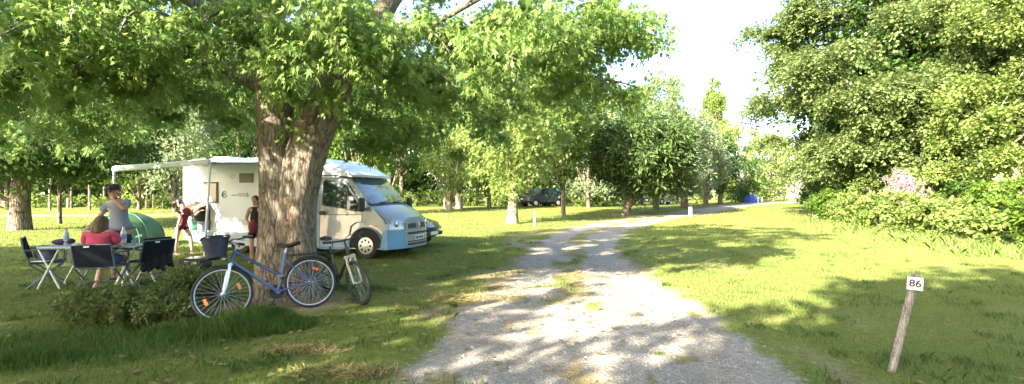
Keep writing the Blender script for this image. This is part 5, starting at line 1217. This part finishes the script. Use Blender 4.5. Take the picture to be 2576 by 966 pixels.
# green pop-up tent
def tent():
    p = at(318, 15.4); p.z = g1(p.x, p.y)
    t = empty('dome_tent', p, .25, 'green dome tent pitched on the lawn behind the standing man', 'tent'); t.scale = (.84,.84,.9); m = MB(); nu, nv = 28, 12; vs = []
    for j in range(nv+1):
        f = j/nv; 
        for i in range(nu):
            a = 2*PI*i/nu; r = math.cos(f*PI/2)**.75; e = 2.6; q = (abs(math.cos(a))**e+abs(math.sin(a))**e)**(-1/e)
            sag = 1-.05*abs(math.sin(2*a))*math.sin(f*PI)
            vs.append((1.22*r*q*math.cos(a)*sag, .85*r*q*math.sin(a)*sag, 1.12*math.sin(f*PI/2)**.9))
    fs = [(j*nu+i, j*nu+(i+1) % nu, (j+1)*nu+(i+1) % nu, (j+1)*nu+i) for j in range(nv) for i in range(nu)]
    m.add(vs, fs); m.build('flysheet', pm('tent_green', (.015,.062,.016), .55, var=.2, scale=2.5), t, 180)
    for s in (-1,1):
        m = MB(); pts = []
        for k in range(25):
            f = -1+2*k/24; a = PI/4*s; zz = 1.135*max(0, 1-abs(f)**2.2)**.5; pts.append((1.05*f, .70*f*s, zz))
        m.tube(pts, .022, 6); m.build('pole_sleeve', pm('sleeve_dark', (.02,.06,.025), .6), t)
    m = MB(); pts = [(.25+.50*math.cos(a), -.75-.03, .10+.0+.72*math.sin(a)) for a in np.linspace(0, PI, 16)]
    m.tube([(x, -(.83*math.sqrt(max(.02, 1-(z/1.16)**2-(x/1.5)**2))+.03), z) for x, y, z in pts], .014, 5); m.build('door_zip', pm('zip_pale', (.35,.5,.4), .6), t)
    m = MB(); 
    vs = [(x, -(.84*math.sqrt(max(.02, 1-(z/1.16)**2-(x/1.45)**2))+.022), z) for x, z in ((.45,.75),(.72,.70),(.80,.35),(.62,.30),(.55,.55))]
    m.add(vs, [(0,1,2,3,4)]); m.build('vent_panel', pm('vent_mint', (.28,.45,.35), .6), t, 0)
tent()
# black box grill on the grass
p = GP(491, 683); t = empty('portable_grill', p, -.12, 'small black box grill standing on the grass left of the front bicycle wheel', 'grill'); m = MB(); m.prism([(-.24,.05),(.24,.05),(.25,.15),(-.25,.15)], -.16, .16); m.build('tray', M_black, t)
m = MB(); m.prism([(-.25,.152),(.25,.152),(.235,.25),(.17,.29),(-.17,.29),(-.235,.25)], -.165, .165); m.build('lid', pm('lid_black', (.03,.032,.045), .25, coat=.6), t)
m = MB(); m.box((.12,-.17,.20), (.12,.012,.05), bev=.004); m.build('name_panel', pm('panel_pale', (.5,.52,.5), .4), t); m = MB(); m.tube([(-.08,-.16,.22),(-.07,-.20,.23),(.0,-.20,.23),(.01,-.16,.22)], .008, 6); m.build('handle', M_alu, t)
for x in (-.19,.19):
    for y in (-.11,.11): m = MB(); m.cyl((x,y,0), (x,y,.06), .015, n=8); m.build('foot', M_black, t)
# things in the locker
def inlock(x, z, y=.02): return mh.matrix_basis @ Vector((x, y-.14, z))
g_ = MB(); g_.box((0,0,.12), (.22,.10,.24), bev=.03); g_.tube([(-.06,0,.24),(-.05,0,.29),(.05,0,.29),(.06,0,.24)], .010, 6); o = g_.build('green_canister', pm('canister_green', (.03,.22,.11), .5), smooth=30); o.location = inlock(-5.38,.64); o.rotation_euler.z = MH_YAW; tag(o, 'green canister in the open locker of the motorhome', 'canister')
g_ = MB(); g_.lathe([(.09,0),(.11,.24),(.118,.25),(.10,.24),(.085,.012),(0,.012)], n=18); o = g_.build('white_bucket', M_white); o.location = inlock(-5.16,.62); tag(o, 'white bucket beside the green canister in the locker', 'bucket')
g_ = MB(); g_.box((0,0,.14), (.12,.10,.28), bev=.03); o = g_.build('cardboard_box', pm('box_pinkish', (.34,.22,.2), .7), smooth=30); o.location = inlock(-4.96,.64); o.rotation_euler.z = MH_YAW; tag(o, 'pinkish brown box at the right end of the locker', 'box')
# posts
def wpost(label, u0, v0, u1, v1, Y, w, mat, sign=None, name='wooden_post', d=None):
    b = W(u0, v0, Y); tp = W(u1, v1, Y); gzz = g1(b.x, Y); b = Vector((b.x, Y, gzz)); t = empty(name, b, 0, label, 'post'); h = tp-b; m = MB()
    R = h.to_track_quat('Z', 'X').to_matrix(); R = Matrix.Rotation(math.atan2(h.x, h.z), 3, 'Y')
    Ln = h.length; vs = []; nseg = 10; prn = random.Random(int(u0))
    for i in range(nseg+1):
        f = i/nseg; o_ = Vector((prn.uniform(-1,1), prn.uniform(-1,1), 0))*w*.03
        for k in range(8): a = 2*PI*(k+.5)/8; q = (abs(math.cos(a))**6+abs(math.sin(a))**6)**(-1/6); vs.append(R @ (Vector((math.cos(a)*q*w/2, math.sin(a)*q*(d or w)/2, -.15+(Ln+.15)*f))+o_))
    fs = [(i*8+k, i*8+(k+1) % 8, (i+1)*8+(k+1) % 8, (i+1)*8+k) for i in range(nseg) for k in range(8)]+[tuple(nseg*8+k for k in range(8))]
    m.add(vs, fs); m.build('post', mat, t, 40); return t, R, Ln
M_post = barkmat('weathered_wood', (.36,.32,.29), (.22,.19,.17), sc=16, st=(1,1,.08), bump=.35, dist=.01)
M_postp = pm('pale_wood', (.42,.34,.25), .85, var=.2, scale=10)
t, R, Ln = wpost('leaning weathered post with a white plate numbered 86', 2243, 936, 2304, 690, 4.33, .062, M_post, name='numbered_post', d=.055)
m = MB(); c = R @ Vector((-.022,-.042,Ln-.085)); R2 = Matrix.Rotation(math.radians(4), 3, 'Y') @ Matrix.Rotation(math.radians(-28), 3, 'Z'); m.box(c, (.115,.006,.115), R2, .002); sg = m.build('number_plate', pm('sign_white', (.80,.82,.82), .35), t)
cu = bpy.data.curves.new('digits', 'FONT'); cu.body = '86'; cu.size = .088; cu.align_x = 'CENTER'; cu.align_y = 'CENTER'; cu.extrude = .0008; cu.offset = .0015; cu.resolution_u = 4
tmp = bpy.data.objects.new('tmp', cu); C.objects.link(tmp); dg = bpy.context.evaluated_depsgraph_get(); me = bpy.data.meshes.new_from_object(tmp.evaluated_get(dg)); bpy.data.objects.remove(tmp)
o = link('digits', me, M_black, sg); o.matrix_basis = Matrix.Translation(c+R2 @ Vector((0,-.0045,0))) @ R2.to_4x4() @ Matrix.Rotation(PI/2, 4, 'X'); o['label'] = 'black number 86'
m = MB()
for q in (-.045,.045): m.ell(c+R2 @ Vector((0,-.004,q)), (.004,.003,.004), n=8, m=5)
m.build('screw', M_alu, sg)
def small_post(label, u, v, vt, w, mat, lean=0): p = GP(u, v); return wpost(label, u, v, u+lean, vt, p.y, w, mat)
small_post('short sunlit wooden post on the grass right of the ivy covered trunk', 1344, 571, 531, .11, M_postp, 2)
small_post('thin dark leaning stake at the right edge of the track', 1612, 570, 546, .06, M_post, 8)
small_post('white square post standing before the grey green tree', 1737, 545, 521, .20, M_white)
small_post('thick pale post standing in the hedge row', 1156, 525, 492, .62, M_postp)
for u, v, vt, w, lb in ((368,517,488,.20,'pale fence post right of the standing man'), (411,517,490,.22,'white fence post left of the motorhome rear'), (440,519,500,.2,'low fence post nearest the motorhome rear'), (385,518,487,.14,'thin reddish fence post beside the white one'), (170,519,498,.16,'short fence post in the shade at the back left'), (1118,524,498,.14,'thin fence post left of the thick pale post')):
    p = at(u, 44); wpost(lb, u, v, u+1, vt, 44, w, M_postp, name='fence_post')
# heap of dry clippings near the track
def heap(label, x, y, rx, ry, h, seed):
    b = Vector((x, y, g1(x, y))); r = np.random.default_rng(seed); n = 1100; a = r.uniform(0, 2*PI, n); q = np.sqrt(r.random(n)); px, py = np.cos(a)*q*rx, np.sin(a)*q*ry
    ht = h*(1-q*q)*r.random(n); d_ = r.normal(size=(n,3)); d_[:,2] *= .35; V = leaf_verts(np.array([(-.06,0,0),(.06,0,0),(.02,1,.05)]), np.stack([px, py, ht], -1), d_, r.normal(size=(n,3))+[0,0,1], r.uniform(.05,.12,n))
    V2 = V.copy(); o = link('grass_heap', npmesh('heap', V, 3), DRY); o.location = b; tag(o, label, 'grass heap')
heap('low heap of dry cut grass beside the track in the foreground', -2.15, 4.9, .5, .16, .07, 901)
heap('scattered dry cut grass at the left edge of the track', -.55, 7.4, .8, .35, .05, 902)
heap('small strip of dry cut grass at the bottom of the picture', -1.5, 4.3, .5, .2, .05, 903)
# ================================================================== PEOPLE
M_skin = pm('skin', (.50,.27,.19), .5, var=.06, scale=6); M_skinp = pm('skin_pale', (.56,.36,.28), .5, var=.05, scale=6)
M_grey = pm('grey_tshirt', (.24,.26,.33), .85, var=.12, scale=7, bump=.5, bscale=9)
M_navy = pm('navy_shorts', (.018,.022,.04), .85); M_red = pm('red_shirt', (.50,.06,.13), .8, var=.1, scale=5, bump=.4, bscale=9)
M_dred = pm('dark_red_top', (.17,.018,.03), .8, var=.2, scale=8, bump=.3, bscale=12); M_dress = pm('black_dress', (.013,.012,.016), .85)
M_hairb = pm('brown_hair', (.10,.055,.03), .6, var=.35, scale=14, stretch=(1,1,.15)); M_hairk = pm('black_hair', (.012,.010,.010), .5, var=.3, scale=14)
M_sand = pm('sandal', (.12,.09,.07), .7)
def skin(P, E_, R_, lv=2):
    me = bpy.data.meshes.new('s'); me.from_pydata([Vector(p) for p in P], E_, []); ob = bpy.data.objects.new('s', me); C.objects.link(ob)
    m = ob.modifiers.new('s', 'SKIN'); 
    for i, r in enumerate(R_):
        r = r if isinstance(r, tuple) else (r, r); me.skin_vertices[0].data[i].radius = r
        me.skin_vertices[0].data[i].use_root = (i == 0)
    m.branch_smoothing = .6; s = ob.modifiers.new('u', 'SUBSURF'); s.levels = lv; s.render_levels = lv
    dg = bpy.context.evaluated_depsgraph_get(); out = bpy.data.meshes.new_from_object(ob.evaluated_get(dg)); vs = [v.co.copy() for v in out.vertices]; fs = [tuple(p.vertices) for p in out.polygons]
    bpy.data.objects.remove(ob); bpy.data.meshes.remove(out); return vs, fs
def chain(d, names, rad):
    """names: list of edges between joint names"""
    ks = []; 
    for a, b in names:
        for k in (a, b):
            if k not in ks: ks.append(k)
    return [d[k] for k in ks], [(ks.index(a), ks.index(b)) for a, b in names], [rad[k] for k in ks]
def hand(mb, wr, tip, nrm, curl=.5, s=1.0, side=1):
    """palm and five jointed fingers from wrist towards tip; nrm is the back of the hand"""
    wr, tip, nrm = Vector(wr), Vector(tip), Vector(nrm); d = (tip-wr).normalized(); n = (nrm-d*nrm.dot(d)).normalized(); x = d.cross(n)*side
    R = Matrix((x, d, n)).transposed(); mb.ell(wr+d*.048*s, (.038*s,.052*s,.016*s), R, 10, 8)
    for i, (ox, ln) in enumerate(((-.028,.068),(-.010,.078),(.009,.074),(.027,.058))):
        p = wr+d*.088*s+x*ox*s; a = 0; pts = [p-d*.02*s]; q = p
        for k, f in enumerate((.45,.32,.23)):
            a += curl*(.5+.12*i)*(.6+.5*k); q = q+(d*math.cos(a)-n*math.sin(a))*ln*f*s; pts.append(q)
        mb.tube(pts, [.0095*s,.009*s,.008*s,.0065*s], 7)
    p = wr+d*.03*s-x*.030*s; mb.tube([p, p+(-x*.028+d*.022-n*.008)*s, p+(-x*.038+d*.052-n*.018)*s], [.011*s,.0095*s,.0075*s], 7)
def foot(mb, an, dr, s=1.0):
    an, dr = Vector(an), Vector(dr).normalized(); b = Vector((an.x, an.y, .035*s)); mb.tube([b-dr*.055*s+Vector((0,0,.005)), b, b+dr*.08*s-Vector((0,0,.008)), b+dr*.16*s-Vector((0,0,.015))], [.030*s,.038*s,.040*s,.022*s], 8)
    mb.tube([an, b], [.036*s,.036*s], 8)
def head(mb, c, fwd, up, s=1.0):
    """skull, jaw, nose, ears, brow; fwd is where the face looks"""
    c, f, u = Vector(c), Vector(fwd).normalized(), Vector(up).normalized(); r = f.cross(u).normalized(); u = r.cross(f); R = Matrix((r, f, u)).transposed()
    mb.ell(c+u*.02*s-f*.008*s, (.074*s,.092*s,.092*s), R, 16, 12); mb.ell(c+f*.022*s-u*.045*s, (.056*s,.066*s,.066*s), R, 14, 10)
    mb.tube([c+f*.078*s+u*.012*s, c+f*.098*s-u*.022*s, c+f*.086*s-u*.03*s], [.009*s,.013*s,.008*s], 7)
    for q in (-1,1): mb.ell(c+r*q*.076*s-u*.008*s-f*.008*s, (.010*s,.022*s,.032*s), R, 8, 6); mb.ell(c+r*q*.03*s+f*.078*s+u*.022*s, (.018*s,.010*s,.007*s), R, 8, 5)
    mb.ell(c+f*.083*s-u*.055*s, (.024*s,.009*s,.008*s), R, 8, 5)
    return R
def eyes(par, c, fwd, up, s=1.0):
    c, f, u = Vector(c), Vector(fwd).normalized(), Vector(up).normalized(); r = f.cross(u).normalized(); u = r.cross(f); m = MB()
    for q in (-1,1): m.ell(c+r*q*.03*s+f*.083*s+u*.004*s, (.010*s,.008*s,.007*s), n=8, m=5)
    m.build('eyes', M_dark, par, 180)
def person(loc, yaw, label, J, sk, shirt, shorts, rs=1.0, shirtm=None, shortsm=None, sleeves=True, skirt=False, facing=(0,-1,0), headup=(0,0,1), hands=None, feetdir=(0,-1,0), feet=True, wd=1.0):
    p = empty('person', loc, yaw, label, 'person'); b = rs
    rad = dict(pel=(.125*b*wd,.10*b*wd), wai=(.115*b*wd,.095*b*wd), che=(.14*b*wd,.105*b*wd), upc=(.12*b*wd,.085*b), nek=.052*b, hed=.058*b, shL=.055*b, shR=.055*b, elL=.040*b, elR=.040*b, wrL=.026*b, wrR=.026*b, hiL=.085*b, hiR=.085*b, knL=.056*b, knR=.056*b, caL=.052*b, caR=.052*b, anL=.036*b, anR=.036*b)
    for s in 'LR':
        k, a = Vector(J['kn'+s]), Vector(J['an'+s]); J['ca'+s] = k.lerp(a, .3)
    ed = [('pel','wai'),('wai','che'),('che','upc'),('upc','nek'),('nek','hed'),('upc','shL'),('shL','elL'),('elL','wrL'),('upc','shR'),('shR','elR'),('elR','wrR'),('pel','hiL'),('hiL','knL'),('knL','caL'),('caL','anL'),('pel','hiR'),('hiR','knR'),('knR','caR'),('caR','anR')]
    vs, fs = skin(*chain(J, ed, rad)); mb = MB(); mb.add(vs, fs); head(mb, J['face'], facing, headup, b)
    for s in 'LR':
        if hands and s in hands: tp, nr, cl = hands[s]; hand(mb, J['wr'+s], tp, nr, cl, b, 1 if s == 'L' else -1)
        if feet: foot(mb, J['an'+s], feetdir, b)
    mb.build('body', sk, p, 180)
    eyes(p, J['face'], facing, headup, b)
    # shirt: a looser skin over torso and upper arms
    JJ = dict(J); r2 = {k: (tuple(q*1.14+.008 for q in v) if isinstance(v, tuple) else v*1.25+.010) for k, v in rad.items()}
    for s in 'LR': JJ['sl'+s] = Vector(J['sh'+s]).lerp(Vector(J['el'+s]), .72 if sleeves else .02); r2['sl'+s] = .072*b if sleeves else .05*b
    JJ['hem'] = Vector(J['pel'])-Vector((0,0,.04)); r2['hem'] = (.125*b*wd**.5,.11*b); r2['pel'] = (.135*b*wd**.5,.115*b); JJ['col'] = Vector(J['upc']).lerp(Vector(J['nek']), .45); r2['col'] = .078*b
    e2 = [('wai','che'),('che','upc'),('upc','col'),('upc','shL'),('upc','shR'),('wai','pel'),('pel','hem')]
    if sleeves: e2 += [('shL','slL'),('shR','slR')]
    vs, fs = skin(*chain(JJ, e2, r2)); mb = MB(); mb.add(vs, fs); mb.build('shirt' if not skirt else 'dress', shirt, p, 180)
    if shorts is not None:
        for s in 'LR': JJ['th'+s] = Vector(J['hi'+s]).lerp(Vector(J['kn'+s]), shortsm or .62); r2['th'+s] = .098*b; r2['hi'+s] = .110*b
        r2['pel'] = (.145*b,.12*b); e3 = [('pel','hiL'),('hiL','thL'),('pel','hiR'),('hiR','thR'),('pel','wai')]; JJ['wai'] = Vector(J['pel']).lerp(Vector(J['wai']), .3); r2['wai'] = (.135*b,.112*b)
        vs, fs = skin(*chain(JJ, e3, r2)); mb = MB(); mb.add(vs, fs); mb.build('shorts', shorts, p, 180)
    return p
# ---- the standing man, facing the camera, one hand at his face, leaning a little
X0 = -7.30; Y0 = 8.98
J = dict(pel=(.02,0,.98), wai=(.02,-.01,1.12), che=(.0,-.03,1.32), upc=(-.01,-.04,1.45), nek=(-.02,-.06,1.54), hed=(-.02,-.08,1.62), face=(-.03,-.10,1.67),
    shL=(-.19,-.03,1.44), elL=(-.25,-.12,1.20), wrL=(-.33,-.26,1.03), shR=(.18,-.04,1.47), elR=(.26,-.24,1.33), wrR=(.10,-.27,1.52),
    hiL=(-.08,0,.93), knL=(-.10,-.03,.50), anL=(-.12,.03,.08), hiR=(.12,0,.93), knR=(.14,-.03,.50), anR=(.15,.03,.08))
man = person((X0, Y0, g1(X0, Y0)), .05, 'man standing in grey T-shirt, dark shorts and cap, one hand raised to his face', J, M_skin, M_grey, M_navy, 1.02, facing=(-.35,-1,-.25), headup=(.05,-.15,1), hands={'R': ((.0,-.23,1.62),(.5,-.8,0),.8), 'L': ((-.37,-.33,.96),(-.3,-.5,.6),.4)}, wd=1.3)
fc, hf, hu = Vector(J['face']), Vector((-.35,-1,-.25)).normalized(), Vector((.05,-.15,1)).normalized(); hr = hf.cross(hu).normalized(); hu = hr.cross(hf); RH = Matrix((hr, hf, hu)).transposed()
m = MB(); m.ell(fc+hu*.055-hf*.01, (.086,.102,.072), RH, 16, 10); m.ell(fc+hu*.050+hf*.10, (.062,.062,.010), RH, 14, 6); m.build('cap', pm('cap_dark', (.03,.028,.035), .8), man, 60)
m = MB(); 
for q in (-1,1): m.ell(fc+hr*q*.034+hf*.088+hu*.010, (.028,.012,.018), RH, 10, 6)
m.tube([fc-hr*.078+hu*.012, fc-hr*.06+hf*.08+hu*.014, fc+hr*.06+hf*.08+hu*.014, fc+hr*.078+hu*.012], .004, 5); m.build('sunglasses', M_black, man)
m = MB(); m.ell(fc+hu*.03-hf*.04, (.080,.072,.07), RH, 14, 10); m.build('hair', M_hairb, man, 180)
m = MB(); m.box((-.045,-.165,1.345), (.11,.006,.028), Matrix.Rotation(-.35,3,'Y') @ Matrix.Rotation(.25,3,'X')); m.box((-.03,-.16,1.31), (.06,.006,.018), Matrix.Rotation(-.35,3,'Y')); m.build('shirt_print', pm('print_white', (.6,.62,.65), .7), man, 0)
m = MB(); m.tube([Vector(J['wrR'])+Vector((.018*math.cos(a)-.0, .018*math.sin(a)*.4, .024*math.sin(a))) for a in np.linspace(0, 2*PI, 12)], .008, 5); m.build('wristwatch', M_black, man)
for s in 'LR':
    m = MB(); a = J['an'+s]; m.tube([(a[0], a[1]+.05, .022), (a[0], a[1], .024), (a[0], a[1]-.10, .02), (a[0], a[1]-.17, .018)], [.036,.046,.048,.03], 8); m.build('shoe', M_sand, man)
# ---- woman seated with her back to the camera
J = dict(pel=(0,0,.52), wai=(.0,.02,.66), che=(.0,.05,.84), upc=(.0,.07,.97), nek=(.0,.08,1.04), hed=(.0,.10,1.10), face=(.0,.11,1.12),
    shL=(-.19,.06,.95), elL=(-.25,.14,.70), wrL=(-.14,.36,.76), shR=(.19,.06,.95), elR=(.26,.14,.70), wrR=(.16,.36,.76),
    hiL=(-.10,.06,.50), knL=(-.14,.42,.50), anL=(-.16,.26,.10), hiR=(.11,.06,.50), knR=(.20,.42,.50), anR=(.23,.30,.10))
wx, wy = -6.84, 7.97
wom = person((wx, wy, g1(wx, wy)), .2, 'woman in a red shirt with shoulder length brown hair sitting with her back to us', J, M_skinp, M_red, pm('blue_shorts', (.08,.12,.25), .85), 1.08, facing=(.15,1,-.1), hands={'L': ((-.10,.46,.745),(0,0,1),.5), 'R': ((.12,.46,.745),(0,0,1),.5)}, feetdir=(0,1,0), shortsm=.7, wd=1.3)
m = MB(); c = Vector(J['face']); m.ell(c+Vector((0,-.01,.035)), (.096,.108,.098), None, 18, 12)
V, f = bark_stem(np.array([(0,.09,1.20,.03),(0,.085,1.17,.085),(0,.075,1.10,.112),(0,.06,1.03,.118),(0,.045,.975,.105),(0,.04,.955,.06)]), 40, 5, seed=6); m.add(V, f); m.build('hair', M_hairb, wom, 180)
for s in 'LR':
    m = MB(); a = J['an'+s]; m.tube([(a[0], a[1]-.05, .018), (a[0], a[1], .02), (a[0], a[1]+.10, .018), (a[0], a[1]+.17, .016)], [.034,.042,.044,.028], 8); m.build('sandal', M_sand, wom)
# ---- girl bending to the locker, seen from the side, facing right
J = dict(pel=(-.05,0,.80), wai=(-.03,0,.92), che=(.02,0,1.08), upc=(.02,0,1.20), nek=(-.02,0,1.29), hed=(-.08,-.01,1.35), face=(-.10,-.01,1.38),
    shL=(.06,.13,1.19), elL=(.20,.12,1.04), wrL=(.36,.08,1.16), shR=(.0,-.14,1.17), elR=(.03,-.20,.94), wrR=(-.05,-.18,.76),
    hiL=(-.0,.08,.76), knL=(.13,.08,.42), anL=(.17,.08,.07), hiR=(-.09,-.08,.76), knR=(-.14,-.08,.44), anR=(-.14,-.10,.07))
gx_, gy_ = -8.73, 12.85
girl = person((gx_, gy_, g1(gx_, gy_)), 0, 'dark haired girl in a dark red top and shorts standing at the open locker', J, M_skinp, M_dred, pm('maroon_shorts', (.13,.02,.035), .85), .92, sleeves=False, facing=(1,.1,-.35), headup=(.3,0,1), hands={'L': ((.46,.07,1.20),(0,0,1),.6), 'R': ((-.07,-.18,.66),(0,-1,0),.5)}, feetdir=(1,-.3,0), shortsm=.38)
m = MB(); c = Vector(J['face']); m.ell(c+Vector((-.015,0,.03)), (.094,.082,.088), Matrix.Rotation(.3,3,'Y'), 16, 10); m.tube([c+Vector((-.07,0,.03)), c+Vector((-.13,0,.01)), c+Vector((-.17,0,-.06)), c+Vector((-.17,0,-.13))], [.04,.045,.035,.012], 8); m.build('hair', M_hairk, girl, 180)
# ---- fourth person half hidden behind the maple trunk
J = dict(pel=(0,0,.86), wai=(.0,0,.99), che=(.0,0,1.15), upc=(.0,0,1.27), nek=(.0,-.01,1.36), hed=(.0,-.02,1.42), face=(.0,-.03,1.46),
    shL=(-.15,0,1.26), elL=(-.20,-.05,1.02), wrL=(-.08,-.18,.92), shR=(.15,0,1.26), elR=(.20,.0,1.0), wrR=(.20,-.08,.80),
    hiL=(-.08,0,.82), knL=(-.09,-.02,.45), anL=(-.09,0,.07), hiR=(.08,0,.82), knR=(.09,-.02,.45), anR=(.10,0,.07))
px_, py_ = -6.02, 11.35
p4 = person((px_, py_, g1(px_, py_)), .1, 'dark haired woman in a black sleeveless dress half hidden behind the maple trunk', J, M_skin, M_dress, M_dress, .94, sleeves=False, skirt=True, facing=(-.2,-1,-.3), hands={'L': ((-.0,-.24,.88),(0,-.5,.8),.7), 'R': ((.2,-.12,.72),(0,-1,0),.5)}, shortsm=.75)
m = MB(); c = Vector(J['face']); m.ell(c+Vector((0,.02,.035)), (.088,.094,.09), None, 16, 10); V, f = bark_stem(np.array([(0,.04,1.53,.03),(0,.045,1.48,.07),(0,.05,1.40,.085),(0,.05,1.30,.08),(0,.05,1.22,.04)]), 30, 4, seed=9); m.add(V, f); m.build('hair', M_hairk, p4, 180)
g_ = MB(); g_.ell((0,0,0), (.10,.07,.17)); o = g_.build('red_towel', M_dred, smooth=180); o.location = (px_+.03, py_-.2, g1(px_, py_)+.86); tag(o, 'dark red cloth held by the woman behind the trunk', 'cloth')
# ================================================================== LIGHT, SKY, CAMERA
SUN_AZ = math.radians(42)     # direction the light travels, measured from +Y towards +X
SUN_EL = math.radians(27)
d = Vector((math.sin(SUN_AZ)*math.cos(SUN_EL), math.cos(SUN_AZ)*math.cos(SUN_EL), -math.sin(SUN_EL)))
sl = bpy.data.lights.new('sun', 'SUN'); sl.energy = 5.0; sl.angle = math.radians(.6); sl.color = (1, .91, .74)
so = bpy.data.objects.new('sun', sl); C.objects.link(so); so.rotation_euler = d.to_track_quat('-Z', 'Y').to_euler()
w = bpy.data.worlds.new('World'); SC.world = w; w.use_nodes = True; nt = w.node_tree
bg = nt.nodes['Background']; sk = nt.nodes.new('ShaderNodeTexSky'); sk.sky_type = 'NISHITA'; sk.sun_disc = False
sk.sun_elevation = SUN_EL; sk.sun_rotation = math.atan2(-d.x, -d.y); sk.dust_density = 2.5; sk.air_density = 1.0; sk.ozone_density = 1.0
nt.links.new(sk.outputs[0], bg.inputs[0]); bg.inputs[1].default_value = .11
cam = bpy.data.cameras.new('camera'); co = bpy.data.objects.new('camera', cam); C.objects.link(co); SC.camera = co
cam.sensor_width = 36; cam.lens = 36*F/2576; cam.shift_x = 0; cam.shift_y = (CV-483)/2576; cam.clip_end = 3000
co.location = (0, 0, EYE); co.rotation_euler = (PI/2, 0, 0)
SC.view_settings.view_transform = 'Standard'; SC.view_settings.look = 'None'; SC.view_settings.exposure = 2.95; SC.view_settings.gamma = 1
SC.cycles.max_bounces = 6; SC.cycles.diffuse_bounces = 3; SC.cycles.transmission_bounces = 4; SC.cycles.transparent_max_bounces = 6
SC.cycles.sample_clamp_indirect = 6
